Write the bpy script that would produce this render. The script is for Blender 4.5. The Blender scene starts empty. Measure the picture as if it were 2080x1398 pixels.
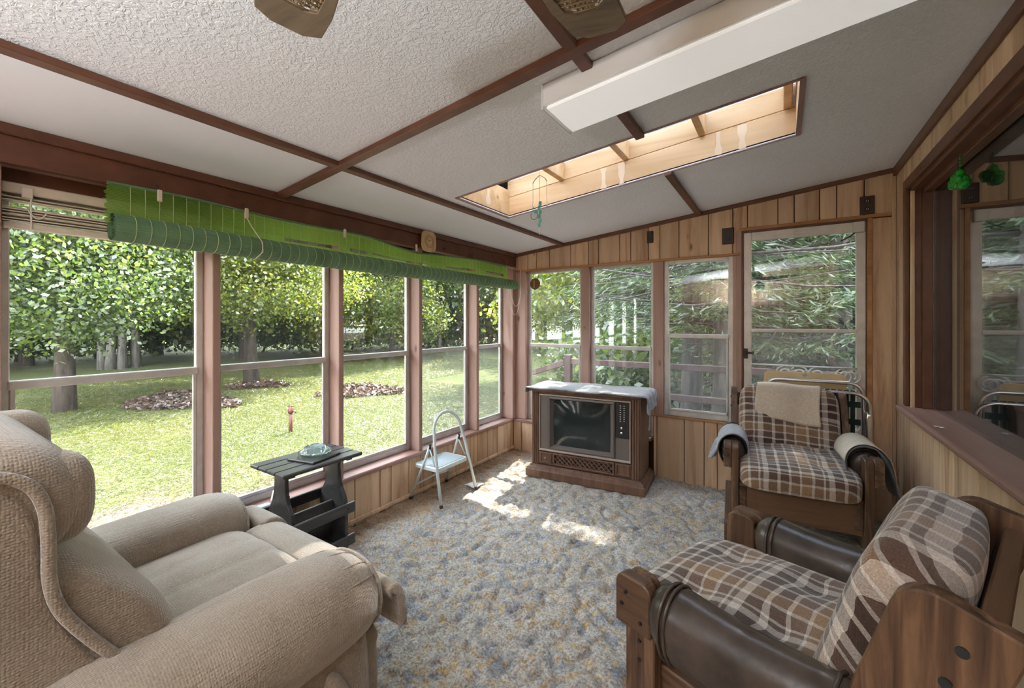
import bpy, bmesh, math, random
import numpy as np
from mathutils import Vector, Matrix, noise as mnoise

# ------------------------------------------------------------------ camera, sky, sun, exposure
S = bpy.context.scene
COL = S.collection
PI = math.pi
CAM_H = 1.35
cam_d = bpy.data.cameras.new('camera'); cam = bpy.data.objects.new('camera', cam_d); COL.objects.link(cam)
cam_d.sensor_width = 36.0; cam_d.lens = 850 / 2080 * 36.0; cam_d.shift_y = -45 / 2080
cam_d.clip_start = 0.02; cam_d.clip_end = 500
cam.location = (0, 0, CAM_H); cam.rotation_euler = (PI / 2, 0, math.radians(32.72))
S.camera = cam
S.view_settings.view_transform = 'Standard'; S.view_settings.look = 'None'
S.view_settings.gamma = 1.0; S.view_settings.use_curve_mapping = False
S.view_settings.exposure = 1.74

FILL_W = 31.0                                      # added fill lamp, unseen behind the viewer
SKY_STRENGTH = 4.6
w = bpy.data.worlds.new('sky'); S.world = w; w.use_nodes = True
wn = w.node_tree.nodes; wl = w.node_tree.links
bg = wn['Background']; bg.inputs['Strength'].default_value = SKY_STRENGTH
tc = wn.new('ShaderNodeTexCoord'); sp = wn.new('ShaderNodeSeparateXYZ'); rp = wn.new('ShaderNodeValToRGB')
wl.new(tc.outputs['Generated'], sp.inputs[0]); wl.new(sp.outputs['Z'], rp.inputs[0]); wl.new(rp.outputs[0], bg.inputs['Color'])
rp.color_ramp.elements[0].position = 0.0; rp.color_ramp.elements[0].color = (0.95, 0.97, 1.0, 1)
rp.color_ramp.elements[1].position = 0.8; rp.color_ramp.elements[1].color = (0.74, 0.86, 1.0, 1)

TO_SUN = Vector((-0.075, 0.60, 0.80)).normalized()
sd = bpy.data.lights.new('sun', 'SUN'); sd.energy = 8.0; sd.angle = math.radians(0.55); sd.color = (1.0, 0.93, 0.80)
so = bpy.data.objects.new('sun', sd); COL.objects.link(so); so.location = (-2, 15, 20)
so.rotation_euler = (-TO_SUN).to_track_quat('-Z', 'Y').to_euler()

# ------------------------------------------------------------------ room constants (metres)
XL, XR, YF, YN = -2.409, 0.654, 3.775, -1.7       # left wall, house wall, far wall, wall behind the camera
KC = (2.392 - 2.067) / (XR - XL)
def zc(x): return 2.067 + KC * (x - XL)            # sloping ceiling
GZ = -0.5                                           # lawn level

# ------------------------------------------------------------------ helpers
RNG = random.Random(7)
def set_props(o, label=None, cat=None, group=None, kind=None):
    if label: o['label'] = label
    if cat: o['category'] = cat
    if group: o['group'] = group
    if kind: o['kind'] = kind
    return o
def empty(name, loc=(0, 0, 0), rz=0.0, label=None, cat=None, group=None, kind=None):
    o = bpy.data.objects.new(name, None); COL.objects.link(o)
    o.location = loc; o.rotation_euler = (0, 0, rz); o.empty_display_size = 0.1
    return set_props(o, label, cat, group, kind)

class MB:
    """collects shapes, builds ONE mesh object"""
    def __init__(self): self.v = []; self.f = []
    def add(self, vs, fs):
        n = len(self.v); self.v += [tuple(p) for p in vs]; self.f += [tuple(i + n for i in f) for f in fs]; return self
    def box(self, x0, x1, y0, y1, z0, z1):
        vs = [(x0,y0,z0),(x1,y0,z0),(x1,y1,z0),(x0,y1,z0),(x0,y0,z1),(x1,y0,z1),(x1,y1,z1),(x0,y1,z1)]
        return self.add(vs, [(3,2,1,0),(4,5,6,7),(0,1,5,4),(1,2,6,5),(2,3,7,6),(3,0,4,7)])
    def obox(self, c, size, rot=None):
        m = rot if rot is not None else Matrix.Identity(3)
        hx, hy, hz = [s / 2 for s in size]
        vs = [Vector(c) + m @ Vector((sx*hx, sy*hy, sz*hz)) for sz in (-1,1) for sx, sy in ((-1,-1),(1,-1),(1,1),(-1,1))]
        return self.add(vs, [(3,2,1,0),(4,5,6,7),(0,1,5,4),(1,2,6,5),(2,3,7,6),(3,0,4,7)])
    def bar(self, a, b, wd, th, up=(0, 0, 1)):
        a = Vector(a); b = Vector(b); d = (b - a); L = d.length; d.normalize()
        s = d.cross(Vector(up)); s.normalize(); u = s.cross(d)
        return self.obox((a + b) / 2, (L, wd, th), Matrix((d, s, u)).transposed())
    def cbox(self, x0, x1, y0, y1, o0, o1):
        """box that follows the sloping ceiling; o0 < o1 are drops below it"""
        vs = [(x0,y0,zc(x0)-o1),(x1,y0,zc(x1)-o1),(x1,y1,zc(x1)-o1),(x0,y1,zc(x0)-o1),
              (x0,y0,zc(x0)-o0),(x1,y0,zc(x1)-o0),(x1,y1,zc(x1)-o0),(x0,y1,zc(x0)-o0)]
        return self.add(vs, [(3,2,1,0),(4,5,6,7),(0,1,5,4),(1,2,6,5),(2,3,7,6),(3,0,4,7)])
    def prism(self, poly, a0, a1, axis):
        """polygon extruded along an axis; poly in the two other axes, (y,z) (x,z) or (x,y)"""
        def P(p, a): return (a, p[0], p[1]) if axis == 0 else (p[0], a, p[1]) if axis == 1 else (p[0], p[1], a)
        n = len(poly)
        self.add([P(p, a0) for p in poly] + [P(p, a1) for p in poly],
                 [tuple(range(n))[::-1], tuple(range(n, 2*n))] + [(i, (i+1) % n, n + (i+1) % n, n + i) for i in range(n)])
        return self
    def tube(self, pts, r, seg=8, closed=False, cap=True):
        pts = [Vector(p) for p in pts]; n = len(pts); rr = r if isinstance(r, (list, tuple)) else [r] * n
        rings = []; prev = None
        for i, p in enumerate(pts):
            if closed: t = pts[(i+1) % n] - pts[i-1]
            else: t = pts[min(i+1, n-1)] - pts[max(i-1, 0)]
            if t.length < 1e-9: t = Vector((0,0,1))
            t.normalize()
            if prev is None:
                q = Vector((0,0,1)) if abs(t.z) < 0.9 else Vector((1,0,0))
                prev = (q - t * q.dot(t)).normalized()
            else:
                prev = prev - t * prev.dot(t); prev.normalize()
            b = t.cross(prev)
            rings.append([p + (prev * math.cos(2*PI*k/seg) + b * math.sin(2*PI*k/seg)) * rr[i] for k in range(seg)])
        return self.loft(rings, closed, cap)
    def loft(self, rings, closed=False, cap=True):
        m = len(rings[0]); n = len(rings); vs = [p for r in rings for p in r]; fs = []
        for i in range(n if closed else n - 1):
            j = (i + 1) % n
            for k in range(m):
                fs.append((i*m+k, i*m+(k+1) % m, j*m+(k+1) % m, j*m+k))
        if cap and not closed:
            fs.append(tuple(range(m))[::-1]); fs.append(tuple(range((n-1)*m, n*m)))
        return self.add(vs, fs)
    def lathe(self, prof, c=(0,0,0), seg=24):
        vs = []; fs = []; m = len(prof)
        for k in range(seg):
            a = 2*PI*k/seg
            vs += [(c[0]+r*math.cos(a), c[1]+r*math.sin(a), c[2]+z) for r, z in prof]
        for k in range(seg):
            j = (k+1) % seg
            for i in range(m-1): fs.append((k*m+i, j*m+i, j*m+i+1, k*m+i+1))
        return self.add(vs, fs)
    def grid(self, fn, nu, nv):
        vs = [fn(i/nu, j/nv) for i in range(nu+1) for j in range(nv+1)]
        fs = [(i*(nv+1)+j, (i+1)*(nv+1)+j, (i+1)*(nv+1)+j+1, i*(nv+1)+j+1) for i in range(nu) for j in range(nv)]
        return self.add(vs, fs)
    def sheet(self, fn, nu, nv, th):
        """a cloth with thickness: two grids joined at the rim"""
        top = [[Vector(fn(i/nu, j/nv)) for j in range(nv+1)] for i in range(nu+1)]
        def nrm(i, j):
            a = top[min(i+1,nu)][j] - top[max(i-1,0)][j]; b = top[i][min(j+1,nv)] - top[i][max(j-1,0)]
            n = a.cross(b); return n.normalized() if n.length > 1e-9 else Vector((0,0,1))
        N = (nu+1)*(nv+1); vs = [top[i][j] for i in range(nu+1) for j in range(nv+1)]
        vs += [top[i][j] - nrm(i, j)*th for i in range(nu+1) for j in range(nv+1)]
        I = lambda i, j: i*(nv+1)+j
        fs = []
        for i in range(nu):
            for j in range(nv):
                q = (I(i,j), I(i+1,j), I(i+1,j+1), I(i,j+1)); fs.append(q); fs.append(tuple(N+k for k in q[::-1]))
        for i in range(nu):
            fs.append((I(i+1,0), I(i,0), N+I(i,0), N+I(i+1,0))); fs.append((I(i,nv), I(i+1,nv), N+I(i+1,nv), N+I(i,nv)))
        for j in range(nv):
            fs.append((I(0,j), I(0,j+1), N+I(0,j+1), N+I(0,j))); fs.append((I(nu,j+1), I(nu,j), N+I(nu,j), N+I(nu,j+1)))
        return self.add(vs, fs)
    def soft(self, c, size, e=0.35, n=14, rot=None, warp=None):
        """soft box: a cube grid pushed onto a superquadric"""
        m = rot if rot is not None else Matrix.Identity(3); hx, hy, hz = [s/2 for s in size]; p = 2.0/e
        idx = {}; vs = []; fs = []
        def vert(a, b, cc):
            k = (a, b, cc)
            if k not in idx:
                q = [math.tan((t/n*2-1)*PI/4) for t in k]
                l = (abs(q[0])**p + abs(q[1])**p + abs(q[2])**p) ** (1/p)
                d = Vector((q[0]/l*hx, q[1]/l*hy, q[2]/l*hz))
                if warp: d = Vector(warp(d))
                idx[k] = len(vs); vs.append(Vector(c) + m @ d)
            return idx[k]
        for i in range(n):
            for j in range(n):
                for s in (0, n):
                    f1 = (vert(i,j,s), vert(i+1,j,s), vert(i+1,j+1,s), vert(i,j+1,s))
                    f2 = (vert(i,s,j), vert(i,s,j+1), vert(i+1,s,j+1), vert(i+1,s,j))
                    f3 = (vert(s,i,j), vert(s,i+1,j), vert(s,i+1,j+1), vert(s,i,j+1))
                    for f in (f1, f2, f3): fs.append(f if s else f[::-1])
        return self.add(vs, fs)
    def build(self, name, mat, parent=None, bevel=0.0, smooth=False, bseg=1, auto=None):
        me = bpy.data.meshes.new(name)
        bm = bmesh.new()
        bv = [bm.verts.new(p) for p in self.v]
        for f in self.f:
            try: bm.faces.new([bv[i] for i in f])
            except ValueError: pass
        bmesh.ops.recalc_face_normals(bm, faces=bm.faces)
        if bevel:
            ed = [e for e in bm.edges if len(e.link_faces) == 2 and e.calc_face_angle(0) > 0.6]
            bmesh.ops.bevel(bm, geom=ed, offset=bevel, segments=bseg, profile=0.5, affect='EDGES', clamp_overlap=True)
        if smooth:
            for f in bm.faces: f.smooth = True
            if auto:
                for e in bm.edges:
                    if len(e.link_faces) == 2 and e.calc_face_angle(0) > auto: e.smooth = False
        bm.to_mesh(me); bm.free()
        me.materials.append(mat)
        o = bpy.data.objects.new(name, me); COL.objects.link(o)
        if parent is not None: o.parent = parent
        return o

def rotm(ax, deg): return Matrix.Rotation(math.radians(deg), 3, ax)
def arc(cx, cy, r, a0, a1, n): return [(cx + r*math.cos(math.radians(a0+(a1-a0)*i/n)), cy + r*math.sin(math.radians(a0+(a1-a0)*i/n))) for i in range(n+1)]
def fbm(x, y, z=0.0): return mnoise.fractal(Vector((x, y, z)), 0.8, 2.0, 4)
def copy_tree(o, parent=None):
    c = o.copy(); COL.objects.link(c); c.parent = parent
    for ch in o.children: copy_tree(ch, c)
    return c

# ------------------------------------------------------------------ materials
class NT:
    def __init__(self, name):
        self.m = bpy.data.materials.new(name); self.m.use_nodes = True
        self.n = self.m.node_tree.nodes; self.l = self.m.node_tree.links
        self.b = self.n['Principled BSDF']; self.out = self.n['Material Output']
    def new(self, t, **kw):
        nd = self.n.new(t)
        for k, v in kw.items():
            if k.startswith('_'): setattr(nd, k[1:], v)
            else: self.inp(nd, k, v)
        return nd
    def inp(self, nd, k, v):
        i = nd.inputs[int(k[1:])] if k[0] == 'i' and k[1:].isdigit() else nd.inputs[k]
        if isinstance(v, bpy.types.NodeSocket): self.l.new(v, i)
        else: i.default_value = v
    def set(self, **kw):
        for k, v in kw.items(): self.inp(self.b, k.replace('_', ' '), v)
        return self
    def coord(self, kind='Object', scale=(1,1,1), jitter=0.0):
        tcn = self.new('ShaderNodeTexCoord'); s = tcn.outputs[kind]
        if jitter:
            oi = self.new('ShaderNodeObjectInfo'); cb = self.new('ShaderNodeCombineXYZ')
            mu = self.new('ShaderNodeMath', _operation='MULTIPLY', i0=oi.outputs['Random'], i1=jitter)
            for k in range(3): self.l.new(mu.outputs[0], cb.inputs[k])
            ad = self.new('ShaderNodeVectorMath', _operation='ADD', i0=s, i1=cb.outputs[0]); s = ad.outputs[0]
        mp = self.new('ShaderNodeMapping', Vector=s, Scale=scale); return mp.outputs[0]
    def noise(self, vec, scale, detail=4, rough=0.55, dist=0.0):
        return self.new('ShaderNodeTexNoise', Vector=vec, Scale=scale, Detail=detail, Roughness=rough, Distortion=dist).outputs['Fac']
    def ramp(self, fac, stops, interp='LINEAR'):
        r = self.new('ShaderNodeValToRGB', Fac=fac); cr = r.color_ramp; cr.interpolation = interp
        while len(cr.elements) < len(stops): cr.elements.new(0.5)
        for e, (p, c) in zip(cr.elements, stops): e.position = p; e.color = (*c, 1) if len(c) == 3 else c
        return r.outputs[0]
    def mix(self, fac, a, b, mode='MIX'):
        x = self.new('ShaderNodeMix', _data_type='RGBA', _blend_type=mode)
        self.inp(x, 'i0', fac); self.inp(x, 'i6', a if isinstance(a, bpy.types.NodeSocket) else (*a, 1)); self.inp(x, 'i7', b if isinstance(b, bpy.types.NodeSocket) else (*b, 1))
        return x.outputs[2]
    def math(self, op, a, b=0.0): return self.new('ShaderNodeMath', _operation=op, i0=a, i1=b).outputs[0]
    def bump(self, h, strength=0.3, dist=0.01):
        bp = self.new('ShaderNodeBump', Height=h, Strength=strength, Distance=dist); self.l.new(bp.outputs[0], self.b.inputs['Normal']); return bp

def simple(name, col, rough=0.5, metal=0.0, nz=0.0, nscale=20, bump=0.0, sheen=0.0):
    t = NT(name); t.set(Roughness=rough, Metallic=metal, Base_Color=(*col, 1))
    if sheen: t.set(Sheen_Weight=sheen)
    if nz or bump:
        v = t.coord('Object', (1,1,1), 3.0); f = t.noise(v, nscale, 5)
        if nz:
            d = tuple(c*(1-nz) for c in col); l = tuple(min(1, c*(1+nz)) for c in col)
            t.set(Base_Color=t.ramp(f, [(0.3, d), (0.7, l)]))
        if bump: t.bump(f, bump, 0.005)
    return t.m

def wood(name, dark, mid, light, axis=2, grain=16.0, rough=0.5, knots=True, jitter=9.0, bump=0.1, tint=0.18):
    t = NT(name); sc = [grain]*3; sc[axis] = grain*0.07
    v = t.coord('Object', tuple(sc), jitter)
    f = t.noise(v, 1.0, 6, 0.6, 0.6)
    col = t.ramp(f, [(0.30, dark), (0.47, mid), (0.68, light)])
    sc2 = [3.0]*3; sc2[axis] = 0.5
    g = t.noise(t.coord('Object', tuple(sc2), jitter), 1.0, 3)
    col = t.mix(t.ramp(g, [(0.42, (0,0,0)), (0.66, (0.75,0.75,0.75))]), col, tuple(c*0.78 for c in mid))
    if knots:
        sc3 = [8.0]*3; sc3[axis] = 3.4
        vo = t.new('ShaderNodeTexVoronoi', Vector=t.coord('Object', tuple(sc3), jitter), Scale=1.0)
        k = t.ramp(vo.outputs['Distance'], [(0.05, (1,1,1)), (0.16, (0,0,0))])
        gate = t.ramp(t.noise(t.coord('Object', (3,3,3), jitter), 1.3, 2), [(0.47, (0,0,0)), (0.55, (1,1,1))])
        kk = t.new('ShaderNodeMix', _data_type='RGBA', _blend_type='MULTIPLY'); t.inp(kk, 'i0', 1.0); t.inp(kk, 'i6', k); t.inp(kk, 'i7', gate)
        col = t.mix(kk.outputs[2], col, tuple(c*0.5 for c in dark))
    oi = t.new('ShaderNodeObjectInfo')
    va = t.math('ADD', t.math('MULTIPLY', oi.outputs['Random'], tint), 1 - tint/2)
    hs = t.new('ShaderNodeHueSaturation', Color=col, Value=va); t.set(Base_Color=hs.outputs[0], Roughness=rough)
    if bump: t.bump(f, bump, 0.004)
    return t.m

def glass(name, tint=(1,1,1), dirt=0.03, refl=1.0, r0=0.042):
    t = NT(name); n = t.n; t.n.remove(t.b)
    tr = t.new('ShaderNodeBsdfTransparent', Color=(*tint, 1)); gl = t.new('ShaderNodeBsdfGlossy', Roughness=0.0, Color=(refl, refl, refl, 1))
    ge = t.new('ShaderNodeNewGeometry'); dt = t.new('ShaderNodeVectorMath', _operation='DOT_PRODUCT', i0=ge.outputs['Incoming'], i1=ge.outputs['Normal'])
    ca = t.math('SUBTRACT', 1.0, t.math('ABSOLUTE', dt.outputs['Value']))
    fr = t.new('ShaderNodeMath', _operation='ADD', i0=t.math('MULTIPLY', t.math('POWER', ca, 5.0), 0.94), i1=r0)   # Schlick reflectance of one face
    df = t.new('ShaderNodeBsdfTranslucent', Color=(0.8, 0.85, 0.9, 1)); d2 = t.new('ShaderNodeBsdfDiffuse', Color=(0.8, 0.85, 0.9, 1))
    dm = t.new('ShaderNodeMixShader', i0=0.5, i1=df.outputs[0], i2=d2.outputs[0])
    ns = t.ramp(t.noise(t.coord('Object', (1,1,1), 5.0), 2.5, 6, 0.65), [(0.35, (dirt*0.3,)*3), (0.75, (dirt*1.8,)*3)])
    m1 = t.new('ShaderNodeMixShader', i0=ns, i1=tr.outputs[0], i2=dm.outputs[0])
    m2 = t.new('ShaderNodeMixShader', i0=fr.outputs[0], i1=m1.outputs[0], i2=gl.outputs[0])
    t.l.new(m2.outputs[0], t.out.inputs[0]); return t.m

def leafmat(name, stops, trans=0.58, rough=0.38):
    t = NT(name); t.n.remove(t.b)
    ge = t.new('ShaderNodeNewGeometry')
    big = t.noise(t.coord('Object', (1,1,1), 20.0), 0.55, 2)
    f = t.math('ADD', t.math('MULTIPLY', ge.outputs['Random Per Island'], 0.55), t.math('MULTIPLY', big, 0.5))
    c = t.ramp(f, stops)
    d = t.new('ShaderNodeBsdfDiffuse', Color=c); tl = t.new('ShaderNodeBsdfTranslucent', Color=t.mix(1.0, c, (1.5, 1.6, 0.9), 'MULTIPLY'))
    g = t.new('ShaderNodeBsdfGlossy', Color=(1,1,1,1), Roughness=rough)
    m = t.new('ShaderNodeMixShader', i0=trans, i1=d.outputs[0], i2=tl.outputs[0])
    m2 = t.new('ShaderNodeMixShader', i0=0.07, i1=m.outputs[0], i2=g.outputs[0])
    t.l.new(m2.outputs[0], t.out.inputs[0]); return t.m

M = {}
M['plank'] = wood('pecan_plank', (0.34,0.19,0.10), (0.62,0.42,0.265), (0.74,0.55,0.385), 2, 16, 0.5, tint=0.32)
M['groove'] = simple('dark_groove', (0.07,0.035,0.018), 0.8)
M['trimpine'] = wood('amber_trim', (0.28,0.12,0.035), (0.42,0.2,0.07), (0.55,0.29,0.11), 0, 14, 0.45, False)
M['brown'] = simple('brown_paint', (0.125,0.046,0.024), 0.42, 0, 0.25, 9, 0.1)
M['batten'] = simple('brown_batten', (0.14,0.056,0.030), 0.4, 0, 0.2, 12, 0.05)
M['post'] = wood('faded_brown_post', (0.28,0.16,0.125), (0.42,0.265,0.215), (0.49,0.325,0.275), 2, 10, 0.5, True, 9, 0.1, 0.1)
M['sillpaint'] = wood('faded_brown_sill', (0.24,0.125,0.10), (0.35,0.20,0.165), (0.42,0.265,0.225), 1, 10, 0.45, False)
M['alu'] = simple('aluminium_sash', (0.60,0.58,0.55), 0.42, 0.35, 0.12, 12)
M['white'] = simple('white_enamel', (0.80,0.80,0.79), 0.35)
M['glass'] = glass('window_glass', (0.985,0.99,0.985), 0.008)
M['dirty'] = glass('dusty_window_glass', (0.97,0.98,0.98), 0.022)
M['house_glass'] = glass('house_window_glass', (0.85,0.88,0.90), 0.014, 1.0, 0.15)
M['skylight'] = glass('cloudy_skylight_glazing', (0.62,0.64,0.68), 0.3)
# insect screen
t = NT('insect_screen'); t.n.remove(t.b)
tr = t.new('ShaderNodeBsdfTransparent'); df = t.new('ShaderNodeBsdfDiffuse', Color=(0.42,0.44,0.46,1))
mx = t.new('ShaderNodeMixShader', i0=0.16, i1=tr.outputs[0], i2=df.outputs[0]); t.l.new(mx.outputs[0], t.out.inputs[0]); M['screen'] = t.m
# stippled ceiling
t = NT('stippled_ceiling'); v = t.coord('Object', (1,1,1))
n1 = t.noise(v, 62, 3, 0.6, 0.8); n2 = t.noise(v, 1.6, 3)
t.set(Base_Color=t.ramp(n2, [(0.35, (0.83,0.85,0.88)), (0.65, (0.86,0.875,0.90))]), Roughness=0.75)
t.bump(t.ramp(n1, [(0.42, (0,0,0)), (0.6, (1,1,1))]), 0.5, 0.005); M['ceil'] = t.m
t = NT('smooth_ceiling'); v = t.coord('Object', (1,1,1)); n1 = t.noise(v, 40, 4)
t.set(Base_Color=(0.86,0.875,0.90,1), Roughness=0.7); t.bump(n1, 0.12, 0.004); M['ceil2'] = t.m
# carpet
t = NT('sculpted_carpet'); v = t.coord('Object', (1,1,1))
a = t.noise(v, 9.0, 5, 0.62, 0.5); b = t.noise(t.coord('Object', (1,1.0,1)), 24.0, 4, 0.6); c3 = t.noise(v, 95.0, 3, 0.6); d4 = t.noise(v, 3.1, 3, 0.6)
col = t.ramp(a, [(0.30, (0.16,0.175,0.205)), (0.42, (0.30,0.305,0.32)), (0.50, (0.47,0.435,0.385)), (0.60, (0.42,0.385,0.345)), (0.72, (0.24,0.25,0.28))])
col = t.mix(t.ramp(b, [(0.52, (0,0,0)), (0.62, (0.8,0.8,0.8))]), col, (0.50,0.335,0.14))
pk = t.noise(t.coord('Object', (1,1,1), 0), 33.0, 3, 0.6)
col = t.mix(t.ramp(pk, [(0.60, (0,0,0)), (0.68, (0.55,0.55,0.55))]), col, (0.36,0.19,0.14))
col = t.mix(t.ramp(pk, [(0.30, (0.6,0.6,0.6)), (0.40, (0,0,0))]), col, (0.60,0.58,0.55))
sx = t.new('ShaderNodeSeparateXYZ', Vector=t.new('ShaderNodeTexCoord').outputs['Object'])
edge = t.math('ADD', t.new('ShaderNodeMapRange', i0=sx.outputs['X'], i1=-2.4, i2=-1.95, i3=1.0, i4=0.0).outputs[0], t.math('MULTIPLY', t.math('SUBTRACT', d4, 0.5), 1.4))
col = t.mix(t.ramp(edge, [(0.25, (0,0,0)), (0.8, (0.75,0.75,0.75))]), col, (0.40,0.225,0.085))   # orange of reflected sun by the wall, painted into the carpet colour
col = t.mix(t.ramp(c3, [(0.38, (0.85,0.85,0.85)), (0.6, (0,0,0))]), col, t.mix(1.0, col, (0.42,0.40,0.38), 'MULTIPLY'))
t.set(Base_Color=col, Roughness=0.95, Sheen_Weight=0.2); t.bump(c3, 0.9, 0.008); M['carpet'] = t.m
# recliner chenille
t = NT('beige_chenille'); v = t.coord('Object', (1,1,1))
vo = t.new('ShaderNodeTexVoronoi', Vector=v, Scale=165.0, Randomness=0.3); n2 = t.noise(v, 5.0, 4); n3 = t.noise(v, 160, 2)
col = t.ramp(n2, [(0.3, (0.27,0.215,0.158)), (0.7, (0.37,0.31,0.245))])
col = t.mix(t.ramp(n3, [(0.45, (0,0,0)), (0.7, (0.5,0.5,0.5))]), col, (0.46,0.39,0.31))
t.set(Base_Color=col, Roughness=0.9, Sheen_Weight=0.7, Sheen_Roughness=0.4)
t.bump(vo.outputs['Distance'], 0.75, 0.004).invert = True; M['chenille'] = t.m
# plaid: warp and weft stripes
def plaid(name, px_, ax, ay, light=1.0):
    t = NT(name); o = t.new('ShaderNodeTexCoord').outputs['Object']
    wob = t.new('ShaderNodeTexNoise', Vector=o, Scale=14.0, Detail=2.0)
    ws = t.new('ShaderNodeVectorMath', _operation='SCALE', i0=wob.outputs['Color']); ws.inputs['Scale'].default_value = 0.012
    o2 = t.new('ShaderNodeVectorMath', _operation='ADD', i0=o, i1=ws.outputs[0]).outputs[0]
    s = t.new('ShaderNodeSeparateXYZ', Vector=o2)
    def co(ws):
        r = None
        for k, wgt in enumerate(ws):
            if wgt:
                q = t.math('MULTIPLY', s.outputs[k], wgt); r = q if r is None else t.math('ADD', r, q)
        return t.math('FRACT', t.math('MULTIPLY', t.math('ADD', r, 7.3), 1.0/px_))
    W = (0.68,0.62,0.56); DB = (0.060,0.030,0.021); TB = (0.165,0.095,0.064); TN = (0.34,0.20,0.095); G = (0.15,0.108,0.085)
    st = [(0.0,W),(0.085,DB),(0.22,W),(0.27,DB),(0.40,W),(0.44,TB),(0.57,W),(0.60,TN),(0.72,TN),(0.75,W),(0.79,TB),(0.92,W),(0.95,G)]
    A = t.ramp(co(ax), st, 'CONSTANT'); B = t.ramp(co(ay), st, 'CONSTANT')
    col = t.mix(0.5, A, B)
    th = t.noise(t.coord('Object', (1,1,1)), 230, 2)
    col = t.mix(t.ramp(th, [(0.4, (0.5,0.5,0.5)), (0.62, (0,0,0))]), col, t.mix(1.0, col, (0.55,0.5,0.47), 'MULTIPLY'))
    t.set(Base_Color=col, Roughness=0.9, Sheen_Weight=0.3)
    vo = t.new('ShaderNodeTexVoronoi', Vector=o, Scale=190.0, Randomness=0.3); t.bump(vo.outputs['Distance'], 0.6, 0.003).invert = True
    return t.m
M['plaid_seat'] = plaid('brown_plaid_seat', 0.31, (1,0,0), (0,1,1))
M['plaid_back'] = plaid('brown_plaid_back', 0.34, (0.92,0,0), (0,1,1))
M['rustic'] = wood('dark_rustic_wood', (0.028,0.015,0.010), (0.10,0.052,0.029), (0.27,0.150,0.080), 2, 34, 0.42, False, 5, 0.25, 0.1)
M['rustic_y'] = wood('dark_rustic_wood_lengthwise', (0.03,0.017,0.011), (0.095,0.052,0.030), (0.20,0.115,0.066), 1, 34, 0.42, False, 5, 0.25, 0.1)
M['rustic_x'] = wood('rustic_rail_wood', (0.07,0.032,0.017), (0.155,0.080,0.042), (0.215,0.118,0.066), 0, 22, 0.42, False, 5, 0.25, 0.1)
M['slate'] = wood('black_stained_wood', (0.026,0.024,0.024), (0.052,0.049,0.049), (0.085,0.08,0.078), 1, 22, 0.38, False, 5, 0.2, 0.1)
M['tvwood'] = wood('walnut_veneer', (0.065,0.030,0.018), (0.13,0.065,0.040), (0.18,0.095,0.060), 2, 26, 0.38, False, 5, 0.05, 0.1)
M['leather'] = simple('brown_leather', (0.060,0.045,0.037), 0.27, 0, 0.5, 8, 0.8)
M['bolt'] = simple('blackened_bolt', (0.06,0.065,0.07), 0.35, 0.8)
M['raw'] = wood('raw_pine', (0.42,0.24,0.105), (0.66,0.42,0.21), (0.76,0.54,0.32), 0, 9, 0.6, True, 5, 0.1, 0.15)
M['stain'] = simple('water_run_mark', (0.74,0.56,0.375), 0.7)
M['tvmetal'] = simple('champagne_trim', (0.46,0.38,0.33), 0.35, 0.6)
M['tvbezel'] = simple('brown_plastic_bezel', (0.125,0.10,0.088), 0.45)
M['tvblack'] = simple('black_plastic', (0.016,0.014,0.014), 0.35)
M['screenglass'] = simple('dark_picture_tube', (0.018,0.024,0.024), 0.06)
M['cloth'] = simple('blue_grey_towel', (0.25,0.255,0.285), 0.95, 0, 0.2, 60, 0.4, 0.4)
M['cloth_dark'] = simple('charcoal_cloth', (0.085,0.088,0.10), 0.95, 0, 0.2, 60, 0.3, 0.3)
M['towel'] = simple('cream_towel', (0.60,0.50,0.39), 0.95, 0, 0.12, 90, 0.5, 0.4)
M['steel'] = simple('pale_painted_steel', (0.60,0.67,0.67), 0.38, 0.1)
M['stepmat'] = simple('grey_step_tread', (0.33,0.37,0.38), 0.7, 0, 0.1, 150, 0.4)
M['rubber'] = simple('black_rubber', (0.02,0.02,0.022), 0.7)
M['chrome'] = simple('polished_tube', (0.72,0.72,0.72), 0.22, 0.95)
M['webbing'] = simple('dark_green_webbing', (0.015,0.035,0.03), 0.8)
M['webwhite'] = simple('white_webbing_line', (0.6,0.62,0.6), 0.8)
M['board'] = simple('cream_board', (0.66,0.50,0.29), 0.4, 0, 0.1, 6)
M['iron'] = simple('white_scroll_metal', (0.72,0.72,0.70), 0.35, 0.3)
M['black'] = simple('black_hardware', (0.025,0.02,0.018), 0.4)
M['plate'] = simple('brown_outlet_plate', (0.038,0.022,0.016), 0.45)
M['cream'] = simple('cream_slat', (0.70,0.63,0.53), 0.5, 0, 0.08, 20)
M['plaque'] = wood('pale_wood_plaque', (0.44,0.27,0.12), (0.62,0.43,0.22), (0.70,0.52,0.30), 2, 20, 0.5, False)
M['plaque_line'] = simple('burnt_plaque_line', (0.32,0.17,0.06), 0.6)
M['disc'] = simple('copper_brown_disc', (0.17,0.075,0.03), 0.4, 0, 0.2, 20)
M['string'] = simple('off_white_cord', (0.75,0.72,0.66), 0.8)
M['teal'] = simple('teal_chime', (0.14,0.42,0.36), 0.4)
t = NT('clear_glassware'); t.set(Base_Color=(0.82,0.92,0.92,1), Roughness=0.04, Transmission_Weight=0.92, IOR=1.35); M['glassware'] = t.m
t = NT('green_glass'); t.set(Base_Color=(0.02,0.50,0.04,1), Roughness=0.08, Transmission_Weight=0.55, IOR=1.4); M['greenglass'] = t.m
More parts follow.
